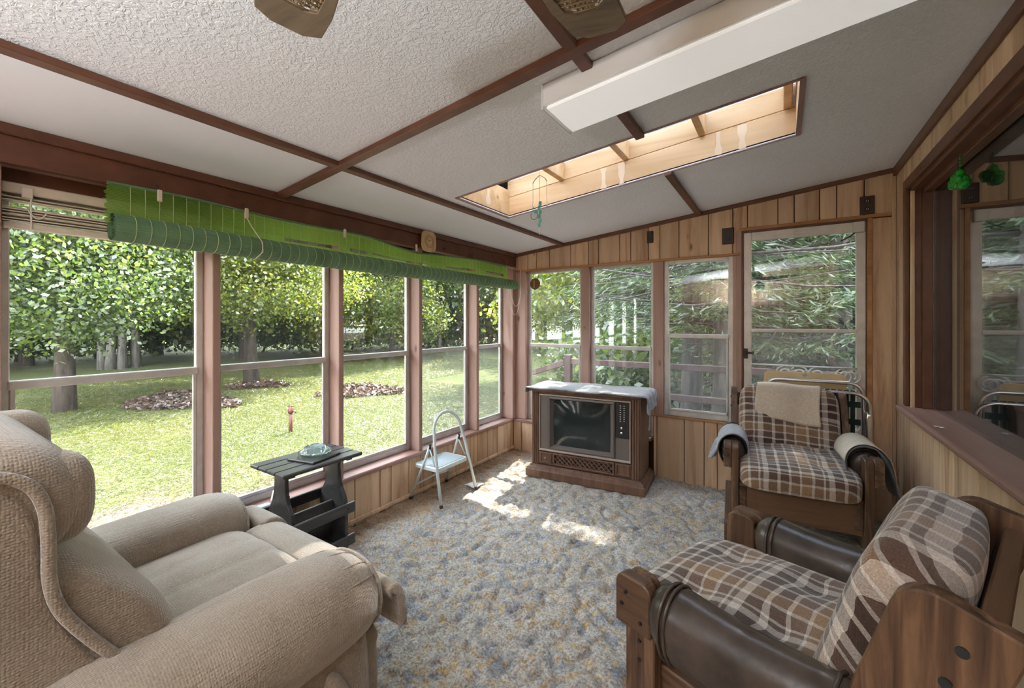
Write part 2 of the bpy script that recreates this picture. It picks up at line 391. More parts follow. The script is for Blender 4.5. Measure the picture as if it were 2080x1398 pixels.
# translucent bamboo
t = NT('green_bamboo'); t.n.remove(t.b)
v = t.coord('Object', (1, 3, 260)); f = t.noise(v, 1.0, 3)
c = t.ramp(f, [(0.3, (0.060,0.185,0.040)), (0.7, (0.125,0.30,0.075))])
d = t.new('ShaderNodeBsdfDiffuse', Color=c); tl = t.new('ShaderNodeBsdfTranslucent', Color=(0.46,0.74,0.17,1)); mx = t.new('ShaderNodeMixShader', i0=0.62, i1=d.outputs[0], i2=tl.outputs[0])
t.l.new(mx.outputs[0], t.out.inputs[0]); M['bamboo'] = t.m
t = NT('green_bamboo_roll'); v = t.coord('Object', (2, 2, 2)); f = t.noise(v, 6.0, 4)
t.set(Base_Color=t.ramp(f, [(0.3, (0.095,0.20,0.10)), (0.7, (0.155,0.29,0.155))]), Roughness=0.6); M['bambooroll'] = t.m
M['bstring'] = simple('pale_blind_string', (0.50,0.60,0.30), 0.8)
# fluorescent diffuser: switched on, low
t = NT('fluorescent_diffuser'); t.set(Base_Color=(0.85,0.85,0.85,1), Roughness=0.4, Emission_Color=(1.0,0.98,0.95,1), Emission_Strength=0.12); M['diffuser'] = t.m
t = NT('opal_globe'); t.set(Base_Color=(0.9,0.9,0.88,1), Roughness=0.3); M['globe'] = t.m
# outdoors
t = NT('lawn_soil'); v = t.coord('Object', (1,1,1)); n1 = t.noise(v, 0.55, 5, 0.6); n2 = t.noise(v, 26, 4)
g = t.ramp(n2, [(0.3, (0.046,0.062,0.010)), (0.7, (0.098,0.112,0.024))])
g = t.mix(t.ramp(n1, [(0.5, (0,0,0)), (0.7, (0.55,0.55,0.55))]), g, (0.20,0.17,0.08))
sx = t.new('ShaderNodeSeparateXYZ', Vector=t.new('ShaderNodeTexCoord').outputs['Object'])
n5 = t.noise(v, 1.6, 4)
bare = t.math('ADD', t.new('ShaderNodeMapRange', i0=t.math('ADD', sx.outputs['X'], t.math('MULTIPLY', sx.outputs['Y'], -0.40)), i1=-7.0, i2=-5.6, i3=0.0, i4=1.0).outputs[0], t.math('MULTIPLY', t.math('SUBTRACT', n5, 0.5), 1.6))
g = t.mix(t.ramp(bare, [(0.35, (0,0,0)), (0.65, (1,1,1))]), g, t.ramp(n2, [(0.3, (0.07,0.044,0.036)), (0.7, (0.15,0.10,0.085))]))
t.set(Base_Color=g, Roughness=0.95); t.bump(n2, 0.6, 0.05); M['lawn'] = t.m
M['grass'] = leafmat('grass_blades', [(0.2, (0.046,0.066,0.008)), (0.5, (0.092,0.106,0.017)), (0.8, (0.165,0.145,0.042))], 0.5)
M['litter'] = leafmat('dry_leaf_litter', [(0.2, (0.035,0.018,0.012)), (0.5, (0.075,0.040,0.028)), (0.85, (0.15,0.095,0.070))], 0.1)
M['leaf_a'] = leafmat('green_leaves', [(0.15, (0.022,0.046,0.011)), (0.5, (0.068,0.108,0.024)), (0.75, (0.145,0.185,0.042)), (0.95, (0.26,0.24,0.065))])
M['leaf_b'] = leafmat('yellow_green_leaves', [(0.15, (0.05,0.08,0.013)), (0.5, (0.13,0.165,0.026)), (0.75, (0.25,0.25,0.042)), (0.97, (0.40,0.24,0.06))])
M['leaf_c'] = leafmat('dark_conifer_needles', [(0.15, (0.02,0.042,0.02)), (0.5, (0.055,0.092,0.038)), (0.85, (0.14,0.18,0.065))], 0.3)
def bark(name, a, b):
    t = NT(name); v = t.coord('Object', (14,14,2.2), 5.0); f = t.noise(v, 1.0, 6, 0.65)
    t.set(Base_Color=t.ramp(f, [(0.35, a), (0.65, b)]), Roughness=0.95); t.bump(f, 0.8, 0.03); return t.m
M['bark'] = bark('brown_bark', (0.022,0.016,0.012), (0.078,0.058,0.045))
M['birch'] = bark('pale_bark', (0.085,0.075,0.065), (0.22,0.20,0.18))
M['firbark'] = bark('grey_fir_bark', (0.035,0.030,0.027), (0.15,0.13,0.115))
M['redpaint'] = simple('red_brown_pipe', (0.11,0.028,0.02), 0.5, 0, 0.3, 30)
M['deckwood'] = simple('weathered_dark_rail', (0.085,0.05,0.045), 0.7, 0, 0.25, 15)
M['gravel'] = simple('pinkish_gravel', (0.42,0.34,0.31), 0.95, 0, 0.3, 30, 0.5)
M['house_in'] = simple('dim_interior_wall', (0.14,0.15,0.16), 0.9)
M['roofing'] = simple('grey_roofing', (0.18,0.18,0.18), 0.9, 0, 0.2, 30)
M['paper'] = simple('white_paper', (0.75,0.73,0.70), 0.8)
M['bluetag'] = simple('pale_blue_plastic', (0.36,0.46,0.66), 0.5)
M['cane'] = simple('woven_cane', (0.34,0.25,0.14), 0.7)
M['fanwood'] = wood('oak_fan_blade', (0.09,0.06,0.035), (0.185,0.13,0.08), (0.25,0.18,0.115), 0, 30, 0.5, False, 3, 0.1)
M['brass'] = simple('aged_brass', (0.45,0.31,0.12), 0.35, 0.9)

# ================================================================== THE SETTING
# ---- floor: sculpted shag carpet with real lumps
def make_floor():
    x0, x1, y0, y1, st = XL, XR, YN, YF, 0.0125
    nx, ny = int((x1-x0)/st), int((y1-y0)/st)
    xs = np.linspace(x0, x1, nx+1); ys = np.linspace(y0, y1, ny+1)
    V = np.zeros(((nx+1)*(ny+1), 3), dtype=np.float32); k = 0
    for x in xs:
        for y in ys:
            a = mnoise.noise(Vector((x*11, y*11, 0.3))); b = mnoise.noise(Vector((x*34, y*34, 4.1)))
            c_ = mnoise.noise(Vector((x*6, y*8, 9.0)))
            V[k] = (x, y, -0.020 + 0.018*(min(1.0, abs(a)*3.2)) + 0.010*b + 0.006*c_); k += 1
    V[:, 2] = np.clip(V[:, 2], -0.03, 0.0)
    ii, jj = np.meshgrid(np.arange(nx), np.arange(ny), indexing='ij'); a = (ii*(ny+1)+jj).ravel()
    F = np.stack([a, a+ny+1, a+ny+2, a+1], 1)
    me = bpy.data.meshes.new('floor'); me.from_pydata(V.tolist(), [], F.tolist()); me.polygons.foreach_set('use_smooth', [True]*len(me.polygons))
    me.materials.append(M['carpet']); o = bpy.data.objects.new('floor', me); COL.objects.link(o)
    return set_props(o, 'mottled grey and gold sculpted shag carpet covering the porch floor', 'carpet', kind='structure')
make_floor()
set_props(MB().box(XL-0.16, XR+0.3, YN-0.1, YF+0.12, -0.14, -0.035).build('trim_1', M['groove']), 'porch floor deck under the carpet', 'floor deck', kind='structure')

# ---- left wall: knee wall of planks, sill, edge-on posts, header beam
SILL = 0.325
wl_ = MB().box(XL-0.15, XL-0.016, YN, YF+0.15, -0.1, SILL-0.03).build('wall_left', M['groove'])
set_props(wl_, 'low plank-clad knee wall under the row of left windows', 'wall', kind='structure')
grooves = [1.389,1.576,1.796,2.008,2.109,2.283,2.409,2.549,2.731,2.835,2.965,3.043,3.148,3.308,3.487,3.599, YF]
back_g = [YN]; y = YN; r = random.Random(3)
while y < 1.25: y += r.choice([0.11, 0.15, 0.19, 0.22]); back_g.append(y)
back_g = [g for g in back_g if g < 1.32]
gl = back_g + grooves
for a, b in zip(gl[:-1], gl[1:]):
    MB().box(XL-0.016, XL, a+0.003, b-0.003, -0.02, SILL-0.032).build('plank', M['plank'], wl_, 0.003)
MB().box(XL-0.15, XL+0.018, YN, YF, SILL-0.030, SILL).build('sill', M['sillpaint'], wl_, 0.006)
MB().box(XL, XL+0.012, YN, YF, 0.0, 0.03).build('base_moulding', M['plank'], wl_, 0.004)
LPOST = [-1.15, -0.445, 0.262, 0.977, 1.693, 2.409, 3.155]
for y in LPOST:
    MB().box(XL-0.15, XL, y-0.018, y+0.018, SILL, 1.93).build('post', M['post'], wl_, 0.003)
MB().box(XL-0.15, XL+0.03, YF-0.055, YF+0.10, SILL, 2.0).build('corner_post', M['post'], wl_, 0.004)
MB().box(XL-0.15, XL-0.1, YN, YF+0.1, 1.86, 2.02).build('header', M['brown'], wl_, 0.004)
MB().box(XL-0.15, XL-0.005, YN, YF+0.1, 1.945, 2.30).build('top_plate', M['post'], wl_)
MB().box(XL-0.005, XL+0.035, YN, YF, 1.932, 2.035).build('beam', M['brown'], wl_, 0.004)
MB().box(XL-0.005, XL+0.055, YN, YF, 2.032, 2.072).build('beam_cap', M['brown'], wl_, 0.004)

def sash(name, label, axis, pos, a0, a1, z0, z1, zr, n, fw=0.032, mat_low='glass', mat_up='glass', screen=False):
    """double-hung aluminium window; axis 0: in the plane X=pos running along Y, axis 1: plane Y=pos running along X"""
    w_ = empty(name, label=label, cat='window', kind='structure')
    dr = -1 if axis == 0 else 1
    def bx(u0, u1, v0, v1, d0, d1):
        lo, hi = sorted((pos + dr*d0, pos + dr*d1))
        return MB().box(lo, hi, u0, u1, v0, v1) if axis == 0 else MB().box(u0, u1, lo, hi, v0, v1)
    fr = bx(a0, a0+fw, z0, z1, 0, 0.03)
    for q in (bx(a1-fw, a1, z0, z1, 0, 0.03), bx(a0+fw, a1-fw, z0, z0+fw*1.3, 0, 0.03), bx(a0+fw, a1-fw, z1-fw, z1, 0, 0.03)): fr.add(q.v, q.f)
    fr.build('frame', M['alu'], w_, 0.003)
    bx(a0+fw-0.006, a1-fw+0.006, zr-0.016, zr+0.020, -0.012, 0.02).build('meeting_rail', M['alu'], w_, 0.004)
    i = 0.008
    st = bx(a0+fw, a0+fw+0.014, z0+fw, zr-0.014, -0.004, 0.012)
    q = bx(a1-fw-0.014, a1-fw, z0+fw, zr-0.014, -0.004, 0.012); st.add(q.v, q.f)
    q = bx(a0+fw, a1-fw, z0+fw*1.3, z0+fw*1.3+0.018, -0.004, 0.012); st.add(q.v, q.f)
    st.build('lower_sash', M['alu'], w_, 0.002)
    bx(a0+fw*0.8, a1-fw*0.8, z0+fw, zr, 0.012, 0.015).build('pane', M[mat_low], w_)
    bx(a0+fw*0.8, a1-fw*0.8, zr, z1-fw*0.8, 0.016, 0.019).build('pane', M[mat_up], w_)
    if screen: bx(a0+fw*0.8, a1-fw*0.8, z0+fw, zr, 0.024, 0.025).build('insect_screen', M['screen'], w_)
    return w_
lw = [YN] + LPOST + [YF-0.037]
names = ['on the left wall, in the corner behind the camera', 'on the left wall, just behind the camera', 'on the left wall beside the recliner back',
         'at the far left under the raised cream blind', 'behind the black side table', 'between side table and step stool', 'with insect screen behind the step stool', 'on the left wall nearest the television']
for i in range(8):
    sash('window_%d' % (i+1), 'aluminium double-hung window ' + names[i], 0, XL-0.105, lw[i]+0.018, lw[i+1]-0.018, SILL, 1.86, 1.10, i,
         mat_low='glass' if i < 6 else 'dirty', screen=(i >= 6))

# ---- far wall
wf = MB().box(XL-0.15, XR+0.1, YF+0.06, YF+0.10, -0.1, 0.30).build('wall_far', M['groove'])
set_props(wf, 'far gable wall of vertical pecan planks around windows and storm door', 'wall', kind='structure')
HZ = 1.885; DZ = 2.075
MB().prism([(XL-0.15, HZ+0.01), (-0.29, HZ+0.01), (-0.29, DZ+0.01), (XR+0.1, DZ+0.01), (XR+0.1, 2.7), (XL-0.15, 2.4)], YF+0.017, YF+0.10, 1).build('upper_backing', M['groove'], wf)
ug = [XL,-2.229,-2.125,-1.974,-1.74,-1.555,-1.451,-1.248,-1.146,-0.988,-0.889,-0.732,-0.502,-0.324,-0.221,-0.019,0.085,0.238,0.337,0.489,XR]
for a, b in zip(ug[:-1], ug[1:]):
    a2, b2 = a+0.0028, b-0.0028
    if a < -0.27 < b: poly = [(a2, HZ), (-0.27, HZ), (-0.27, DZ), (b2, DZ), (b2, zc(b2)-0.002), (a2, zc(a2)-0.002)]
    else:
        z0 = HZ if b < -0.25 else DZ
        poly = [(a2, z0), (b2, z0), (b2, zc(b2)-0.002), (a2, zc(a2)-0.002)]
    MB().prism(poly, YF, YF+0.018, 1).build('plank', M['plank'], wf, 0.003)
# lower planks, left of and under the TV windows, then under the third window
lg = [XL,-2.31,-2.13,-1.95,-1.80,-1.62,-1.45,-1.30,-1.12,-0.985]
for a, b in zip(lg[:-1], lg[1:]): MB().box(a+0.003, b-0.003, YF, YF+0.018, -0.02, SILL-0.03).build('plank', M['plank'], wf, 0.003)
MB().box(XL, -0.96, YF-0.02, YF+0.13, SILL-0.03, SILL).build('sill', M['sillpaint'], wf, 0.005)
lg = [-0.945,-0.916,-0.689,-0.535,-0.436,-0.275]
for a, b in zip(lg[:-1], lg[1:]): MB().box(a+0.0025, b-0.0025, YF, YF+0.018, -0.02, 0.523).build('plank', M['plank'], wf, 0.003)
MB().box(-0.95, -0.27, YF+0.018, YF+0.06, -0.1, 0.52).build('lower_backing', M['groove'], wf)
MB().box(-0.955, -0.275, YF-0.012, YF+0.018, 0.523, 0.538).build('sill_trim', M['trimpine'], wf, 0.003)
MB().box(0.525, XR, YF, YF+0.018, -0.02, DZ-0.01).build('plank', M['plank'], wf, 0.003)
MB().box(0.525, XR+0.1, YF+0.018, YF+0.06, -0.1, DZ+0.05).build('side_backing', M['groove'], wf)
MB().box(XL+0.02, -0.275, YF-0.014, YF+0.004, HZ-0.008, HZ+0.012).build('header_trim', M['trimpine'], wf, 0.003)
MB().box(-0.275, XR, YF-0.014, YF+0.004, DZ-0.006, DZ+0.016).build('door_head_trim', M['trimpine'], wf, 0.003)
MB().box(0.503, 0.53, YF-0.014, YF+0.004, 0.0, DZ-0.006).build('door_side_trim', M['trimpine'], wf, 0.003)
for a, b in ((-2.385, -2.255), (-1.632, -1.548), (-0.948, -0.858), (-0.325, -0.262)):
    MB().box(a, b, YF, YF+0.09, SILL if b < -0.9 else (0.525 if b < -0.5 else 0.0), HZ).build('post', M['post'], wf, 0.004)
MB().box(-0.3, -0.262, YF-0.004, YF+0.05, 0.0, DZ).build('door_jamb', M['post'], wf, 0.003)
MB().cbox(XL, XR, YF-0.016, YF, 0.0, 0.034).build('crown_trim', M['batten'], wf, 0.004)
sash('window_9', 'narrow window at the far left corner behind the television', 1, YF+0.05, -2.255, -1.632, SILL, HZ, 1.105, 9, 0.03, 'dirty', 'dirty')
sash('window_10', 'window behind the right half of the television', 1, YF+0.05, -1.548, -0.948, SILL, HZ, 1.105, 10, 0.03, 'dirty', 'dirty')
sash('window_11', 'shorter double-hung window between television and storm door', 1, YF+0.02, -0.858, -0.322, 0.54, HZ, 1.227, 11, 0.036, 'dirty', 'glass', True)
# ---- storm door
dr = empty('door_1', label='aluminium storm door with full glass and scroll guard on the far wall', cat='door', kind='structure')
DX0, DX1, DYP = -0.25, 0.50, YF+0.012
f = MB().box(DX0, DX0+0.055, DYP, DYP+0.03, 0.02, 2.055); f.box(DX1-0.055, DX1, DYP, DYP+0.03, 0.02, 2.055); f.box(DX0+0.055, DX1-0.055, DYP, DYP+0.03, 1.985, 2.055); f.box(DX0+0.055, DX1-0.055, DYP, DYP+0.03, 0.02, 0.32)
f.build('door_frame', M['alu'], dr, 0.004)
MB().box(DX0+0.05, DX1-0.05, DYP-0.008, DYP+0.022, 1.27, 1.296).build('meeting_rail', M['alu'], dr, 0.004)
MB().box(DX0+0.05, DX1-0.05, DYP+0.012, DYP+0.015, 1.283, 1.99).build('pane', M['glass'], dr)
MB().box(DX0+0.05, DX1-0.05, DYP+0.016, DYP+0.019, 0.30, 1.283).build('pane', M['dirty'], dr)
MB().box(DX0+0.05, DX1-0.05, DYP+0.024, DYP+0.025, 0.30, 1.283).build('insect_screen', M['screen'], dr)
MB().box(DX0-0.012, DX0, DYP-0.01, DYP+0.03, 0.0, 2.068).box(DX1, DX1+0.012, DYP-0.01, DYP+0.03, 0.0, 2.068).box(DX0, DX1, DYP-0.01, DYP+0.03, 2.055, 2.068).build('door_stop', M['brown'], dr)
MB().box(DX0+0.003, DX0+0.03, DYP-0.012, DYP, 1.06, 1.14).tube([(DX0+0.016, DYP-0.01, 1.112), (DX0+0.018, DYP-0.045, 1.112), (DX0+0.075, DYP-0.05, 1.106)], 0.009, 8).build('handle', M['black'], dr, 0.002)
MB().box(DX1-0.075, DX1-0.01, DYP-0.03, DYP, 1.975, 2.05).build('closer_bracket', M['alu'], dr, 0.003)
MB().tube([(DX1-0.05, DYP-0.02, 1.99), (DX1-0.09, DYP-0.025, 1.95), (DX1-0.14, DYP-0.02, 1.925)], 0.005, 6).build('safety_chain', M['bolt'], dr)
MB().box(0.08, 0.16, DYP-0.012, DYP, 2.005, 2.025).build('latch_plate', M['alu'], dr, 0.002)
g = MB(); gy = DYP - 0.012
g.tube([(DX0+0.05, gy, 1.02), (DX1-0.05, gy, 1.02)], 0.006, 6); g.tube([(DX0+0.05, gy, 0.56), (DX1-0.05, gy, 0.56)], 0.006, 6)
def scroll(cx, cz, sx, r0=0.055, turns=1.4):
    return [(cx + sx*(r0*(1-0.62*t/(2*PI*turns)))*math.cos(t+PI*0.5), gy, cz + (r0*(1-0.62*t/(2*PI*turns)))*math.sin(t+PI*0.5)) for t in [k*2*PI*turns/26 for k in range(27)]]
for cx, s in ((0.02, 1), (0.12, -1), (0.22, 1), (0.38, 1), (0.42, -1)):
    g.tube(scroll(cx, 0.962, s), 0.0045, 6); g.tube(scroll(cx, 0.618, s), 0.0045, 6)
g.build('scroll_guard', M['iron'], dr, 0, True)

# ---- house wall on the right with the big interior window
wr = MB().box(XR+0.02, XR+0.12, YN, YF+0.1, -0.1, 0.80).build('wall_right', M['groove'])
set_props(wr, 'plank-clad house wall on the right around the large brown-framed window', 'wall', kind='structure')
WY0, WY1, WZ0, WZ1 = 0.75, 3.43, 0.838, 2.155
bk = MB().box(XR+0.02, XR+0.12, YN, YF+0.1, WZ1+0.03, 2.75); bk.box(XR+0.02, XR+0.12, WY1+0.03, YF+0.1, 0.80, WZ1+0.03); bk.box(XR+0.02, XR+0.12, YN, WY0-0.03, 0.80, WZ1+0.03)
bk.build('upper_backing', M['groove'], wr)
rg = [YF,3.68,3.563,3.396,3.148,2.955,2.86,2.652,2.543,2.379,2.277,2.124]
r = random.Random(11); y = 2.124
while y > YN: y -= r.choice([0.10, 0.13, 0.17, 0.2]); rg.append(max(y, YN))
for b, a in zip(rg[:-1], rg[1:]):
    if b - a < 0.012: continue
    if a > WY1 - 0.05 or b < WY0+0.02: MB().box(XR, XR+0.02, a+0.0025, b-0.0025, -0.02, zc(XR)-0.003).build('plank', M['plank'], wr, 0.003)
    else: MB().box(XR, XR+0.02, a+0.0025, b-0.0025, -0.02, 0.80).build('plank', M['plank'], wr, 0.003)
rg = [3.396,3.352,3.111,2.934,2.83,2.639,2.504,2.36,2.251,2.092]; y = 2.092
while y > WY0+0.2: y -= r.choice([0.10, 0.13, 0.17, 0.2]); rg.append(y)
rg.append(WY0)
for b, a in zip(rg[:-1], rg[1:]):
    if b - a > 0.012: MB().box(XR, XR+0.02, a+0.0025, b-0.0025, WZ1+0.02, zc(XR)-0.003).build('plank', M['plank'], wr, 0.003)
MB().box(XR-0.018, XR, YN, YF, zc(XR)-0.06, zc(XR)-0.001).build('crown_trim', M['batten'], wr, 0.004)
MB().box(XR-0.02, XR+0.001, YN, YF, 0.0, 0.05).build('base_moulding', M['post'], wr, 0.004)
MB().box(XR-0.022, XR, YF-0.02, YF-0.0, 0.05, zc(XR)-0.06).build('corner_moulding', M['plank'], wr, 0.004)
hw = empty('window_12', label='large brown-framed house window on the right wall with a dark reflecting pane', cat='window', kind='structure')
cs = MB().box(XR-0.02, XR+0.012, WY1, WY1+0.055, WZ0, WZ1+0.06); cs.box(XR-0.02, XR+0.012, WY0-0.055, WY0, WZ0, WZ1+0.06); cs.box(XR-0.02, XR+0.012, WY0, WY1, WZ1, WZ1+0.06)
cs.build('casing', M['brown'], hw, 0.005)
rv = MB().box(XR+0.0, XR+0.13, WY1-0.022, WY1+0.012, WZ0, WZ1); rv.box(XR, XR+0.13, WY0-0.012, WY0+0.022, WZ0, WZ1); rv.box(XR, XR+0.13, WY0, WY1, WZ1-0.022, WZ1+0.012)
rv.build('jamb', M['brown'], hw, 0.003)
st = MB().box(XR+0.05, XR+0.095, WY1-0.045, WY1-0.02, WZ0, WZ1); st.box(XR+0.05, XR+0.095, WY0+0.02, WY0+0.045, WZ0, WZ1); st.box(XR+0.05, XR+0.095, WY0, WY1, WZ1-0.045, WZ1-0.02)
st.build('stop', M['brown'], hw, 0.003)
MB().box(XR-0.055, XR+0.13, WY0-0.09, WY1+0.06, 0.803, WZ0).build('sill', M['sillpaint'], hw, 0.012, bseg=2)
MB().box(XR-0.02, XR, WY0-0.07, WY1+0.05, 0.775, 0.803).build('apron', M['sillpaint'], hw, 0.006)
MB().box(XR+0.098, XR+0.103, WY0+0.02, WY1-0.02, WZ0, WZ1-0.02).build('pane', M['house_glass'], hw)
MB().box(XR+0.096, XR+0.107, WY1-0.03, WY1-0.018, WZ0, WZ1-0.02).build('glazing_bead', M['alu'], hw)
# the dim room behind the pane
hi = MB().box(XR+1.9, XR+1.95, -0.5, YF+0.4, -0.1, 2.6); hi.box(XR+0.12, XR+1.9, YF+0.3, YF+0.35, -0.1, 2.6); hi.box(XR+0.12, XR+1.9, -0.55, -0.5, -0.1, 2.6); hi.box(XR+0.12, XR+1.95, -0.5, YF+0.35, 2.55, 2.6); hi.box(XR+0.12, XR+1.95, -0.5, YF+0.35, -0.12, -0.07)
set_props(hi.build('wall_house', M['house_in']), 'dim house interior seen through the right window', 'wall', kind='structure')

# ---- wall behind the camera
wb = MB().box(XL-0.15, XR+0.1, YN-0.12, YN-0.018, -0.1, SILL-0.03).build('wall_near', M['groove'])
set_props(wb, 'plank wall behind the viewer', 'wall', kind='structure')
for i in range(18): MB().box(XL+i*0.17+0.003, XL+(i+1)*0.17-0.003, YN-0.018, YN, -0.02, SILL-0.03).build('plank', M['plank'], wb, 0.003)
MB().box(XL, XR, YN-0.12, YN+0.02, SILL-0.03, SILL).build('sill', M['sillpaint'], wb, 0.005)
MB().prism([(XL-0.15, 1.98), (XR+0.1, 1.98), (XR+0.1, 2.75), (XL-0.15, 2.4)], YN-0.12, YN, 1).build('header', M['plank'], wb)
MB().box(XL-0.15, XR+0.1, YN-0.12, YN-0.018, SILL-0.03, 1.98).build('backing', M['groove'], wb)
for i in range(18): MB().box(XL+i*0.17+0.003, XL+(i+1)*0.17-0.003, YN-0.018, YN, SILL, 1.98).build('plank', M['plank'], wb, 0.003)

# ---- ceiling: stippled panels between brown battens, skylight well, roof
ce = empty('ceiling', label='sloping white stippled ceiling divided by brown battens', cat='ceiling', kind='structure')
SX0, SX1, SY0, SY1 = -1.72, 0.065, 2.05, 2.64
BX = (-1.825, -0.575); BYS = (1.275, -0.1)
xs = [XL-0.01, BX[0], BX[1], XR+0.02]; ys = [YN, BYS[1], BYS[0], YF+0.02]
for i in range(3):
    for j in range(3):
        x0, x1, y0, y1 = xs[i], xs[i+1], ys[j], ys[j+1]
        m = M['ceil2'] if (i == 0 ) else M['ceil']
        if j < 2 or i == 0: MB().cbox(x0, x1, y0, y1, -0.012, 0.0).build('ceiling_panel', m, ce)
        else:                                               # the panels cut by the skylight
            sx0, sx1 = max(x0, SX0), min(x1, SX1)
            q = MB().cbox(x0, x1, y0, SY0, -0.012, 0.0); q.cbox(x0, x1, SY1, y1, -0.012, 0.0)
            if sx0 > x0: q.cbox(x0, sx0, SY0, SY1, -0.012, 0.0)
            if sx1 < x1: q.cbox(sx1, x1, SY0, SY1, -0.012, 0.0)
            q.build('ceiling_panel', m, ce)
for x in BX:
    segs = [(YN, BYS[0]-0.02), (BYS[0]+0.02, SY0-0.002 if x == BX[1] else YF-0.016)] + ([(SY1+0.002, YF-0.016)] if x == BX[1] else [])
    for a, b in segs: MB().cbox(x-0.021, x+0.021, a, b, 0.0, 0.024).build('batten', M['batten'], ce, 0.003)
for y in BYS: MB().cbox(XL+0.05, XR-0.018, y-0.023, y+0.023, 0.0, 0.027).build('batten', M['batten'], ce, 0.003)
# skylight
sk = empty('window_13', label='long open skylight well of raw pine boards in the ceiling', cat='skylight', kind='structure')
MB().cbox(SX0-0.02, SX1+0.02, SY1, SY1+0.035, -0.145, -0.002).build('well_board', M['raw'], sk, 0.003)
MB().cbox(SX0-0.02, SX1+0.02, SY1+0.004, SY1+0.035, -0.27, -0.149).build('well_board', M['raw'], sk, 0.003)
MB().cbox(SX0-0.02, SX1+0.02, SY0-0.035, SY0, -0.145, -0.002).build('well_board', M['raw'], sk, 0.003)
MB().cbox(SX0-0.02, SX1+0.02, SY0-0.035, SY0-0.004, -0.27, -0.149).build('well_board', M['raw'], sk, 0.003)
MB().cbox(SX0-0.03, SX0, SY0, SY1, -0.20, -0.002).build('end_board', M['raw'], sk, 0.003)
MB().cbox(SX1, SX1+0.03, SY0, SY1, -0.27, -0.002).build('end_board', M['raw'], sk, 0.003)
for x in (-1.285, -0.832, -0.385, 0.03): MB().cbox(x-0.019, x+0.019, SY0, SY1+0.004, -0.27, -0.15).build('rafter', M['raw'], sk, 0.003)
for i in range(7):
    x = SX0 - 0.02 + i*(SX1-SX0+0.04)/7
    MB().cbox(x, x+(SX1-SX0+0.04)/7-0.004, SY0-0.03, SY1+0.03, -0.283, -0.277).build('glazing_pane', M['skylight'], sk)
q = MB().cbox(SX0-0.012, SX1+0.012, SY0-0.012, SY0, 0.0, 0.006); q.cbox(SX0-0.012, SX1+0.012, SY1, SY1+0.012, 0.0, 0.006); q.cbox(SX1, SX1+0.022, SY0-0.012, SY1+0.012, 0.0, 0.007); q.cbox(SX0-0.02, SX0, SY0-0.012, SY1+0.012, 0.0, 0.006)
q.build('rim', M['sillpaint'], sk)
for x, wd, o0, o1, yy in ((-0.98, 0.045, -0.14, -0.008, 0), (-0.86, 0.05, -0.14, -0.004, 0), (-0.30, 0.04, -0.14, -0.01, 0), (-0.18, 0.055, -0.14, -0.005, 0)):
    MB().grid(lambda u, v: (x + wd*(u-0.5)*(0.72+0.22*math.sin(v*5+x*17)+0.10*math.sin(v*13+x*5)) , SY1-0.0012, zc(x)-(o1+(o0-o1)*v)), 3, 8).build('water_mark', M['stain'], sk)
MB().grid(lambda u, v: (SX0+0.0012, 2.37+0.06*(u-0.5)*(0.7+0.3*math.sin(v*6)), zc(SX0)+0.03+0.11*v), 3, 8).build('water_mark', M['stain'], sk)
# roof over everything (keeps the sun out, except through the skylight)
rf = MB().cbox(XL-0.55, SX0-0.02, YN-0.4, YF+0.4, -0.33, -0.285); rf.cbox(SX1+0.02, XR+0.6, YN-0.4, YF+0.4, -0.33, -0.285)
rf.cbox(SX0-0.02, SX1+0.02, YN-0.4, SY0-0.03, -0.33, -0.285); rf.cbox(SX0-0.02, SX1+0.02, SY1+0.03, YF+0.4, -0.33, -0.285)
rf.cbox(XL-0.55, XL-0.52, YN-0.4, YF+0.4, -0.285, -0.13); rf.cbox(XL-0.55, XR+0.6, YF+0.37, YF+0.4, -0.285, -0.13)
rf.cbox(XL-0.55, XL-0.1, YN-0.4, YF+0.4, -0.14, -0.13); rf.cbox(XL-0.55, XR+0.6, YF+0.09, YF+0.4, -0.14, -0.13); rf.cbox(XL-0.55, XR+0.6, YN-0.4, YN-0.1, -0.14, -0.13)
set_props(rf.build('roof', M['roofing']), 'low shed roof above the porch ceiling', 'roof', kind='structure')

# ================================================================== FURNITURE
def ell(n, rx, rz, e=1.0):
    out = []
    for k in range(n):
        a = 2*PI*k/n; c, s = math.cos(a), math.sin(a)
        out.append((math.copysign(abs(c)**e, c)*rx, math.copysign(abs(s)**e, s)*rz))
    return out

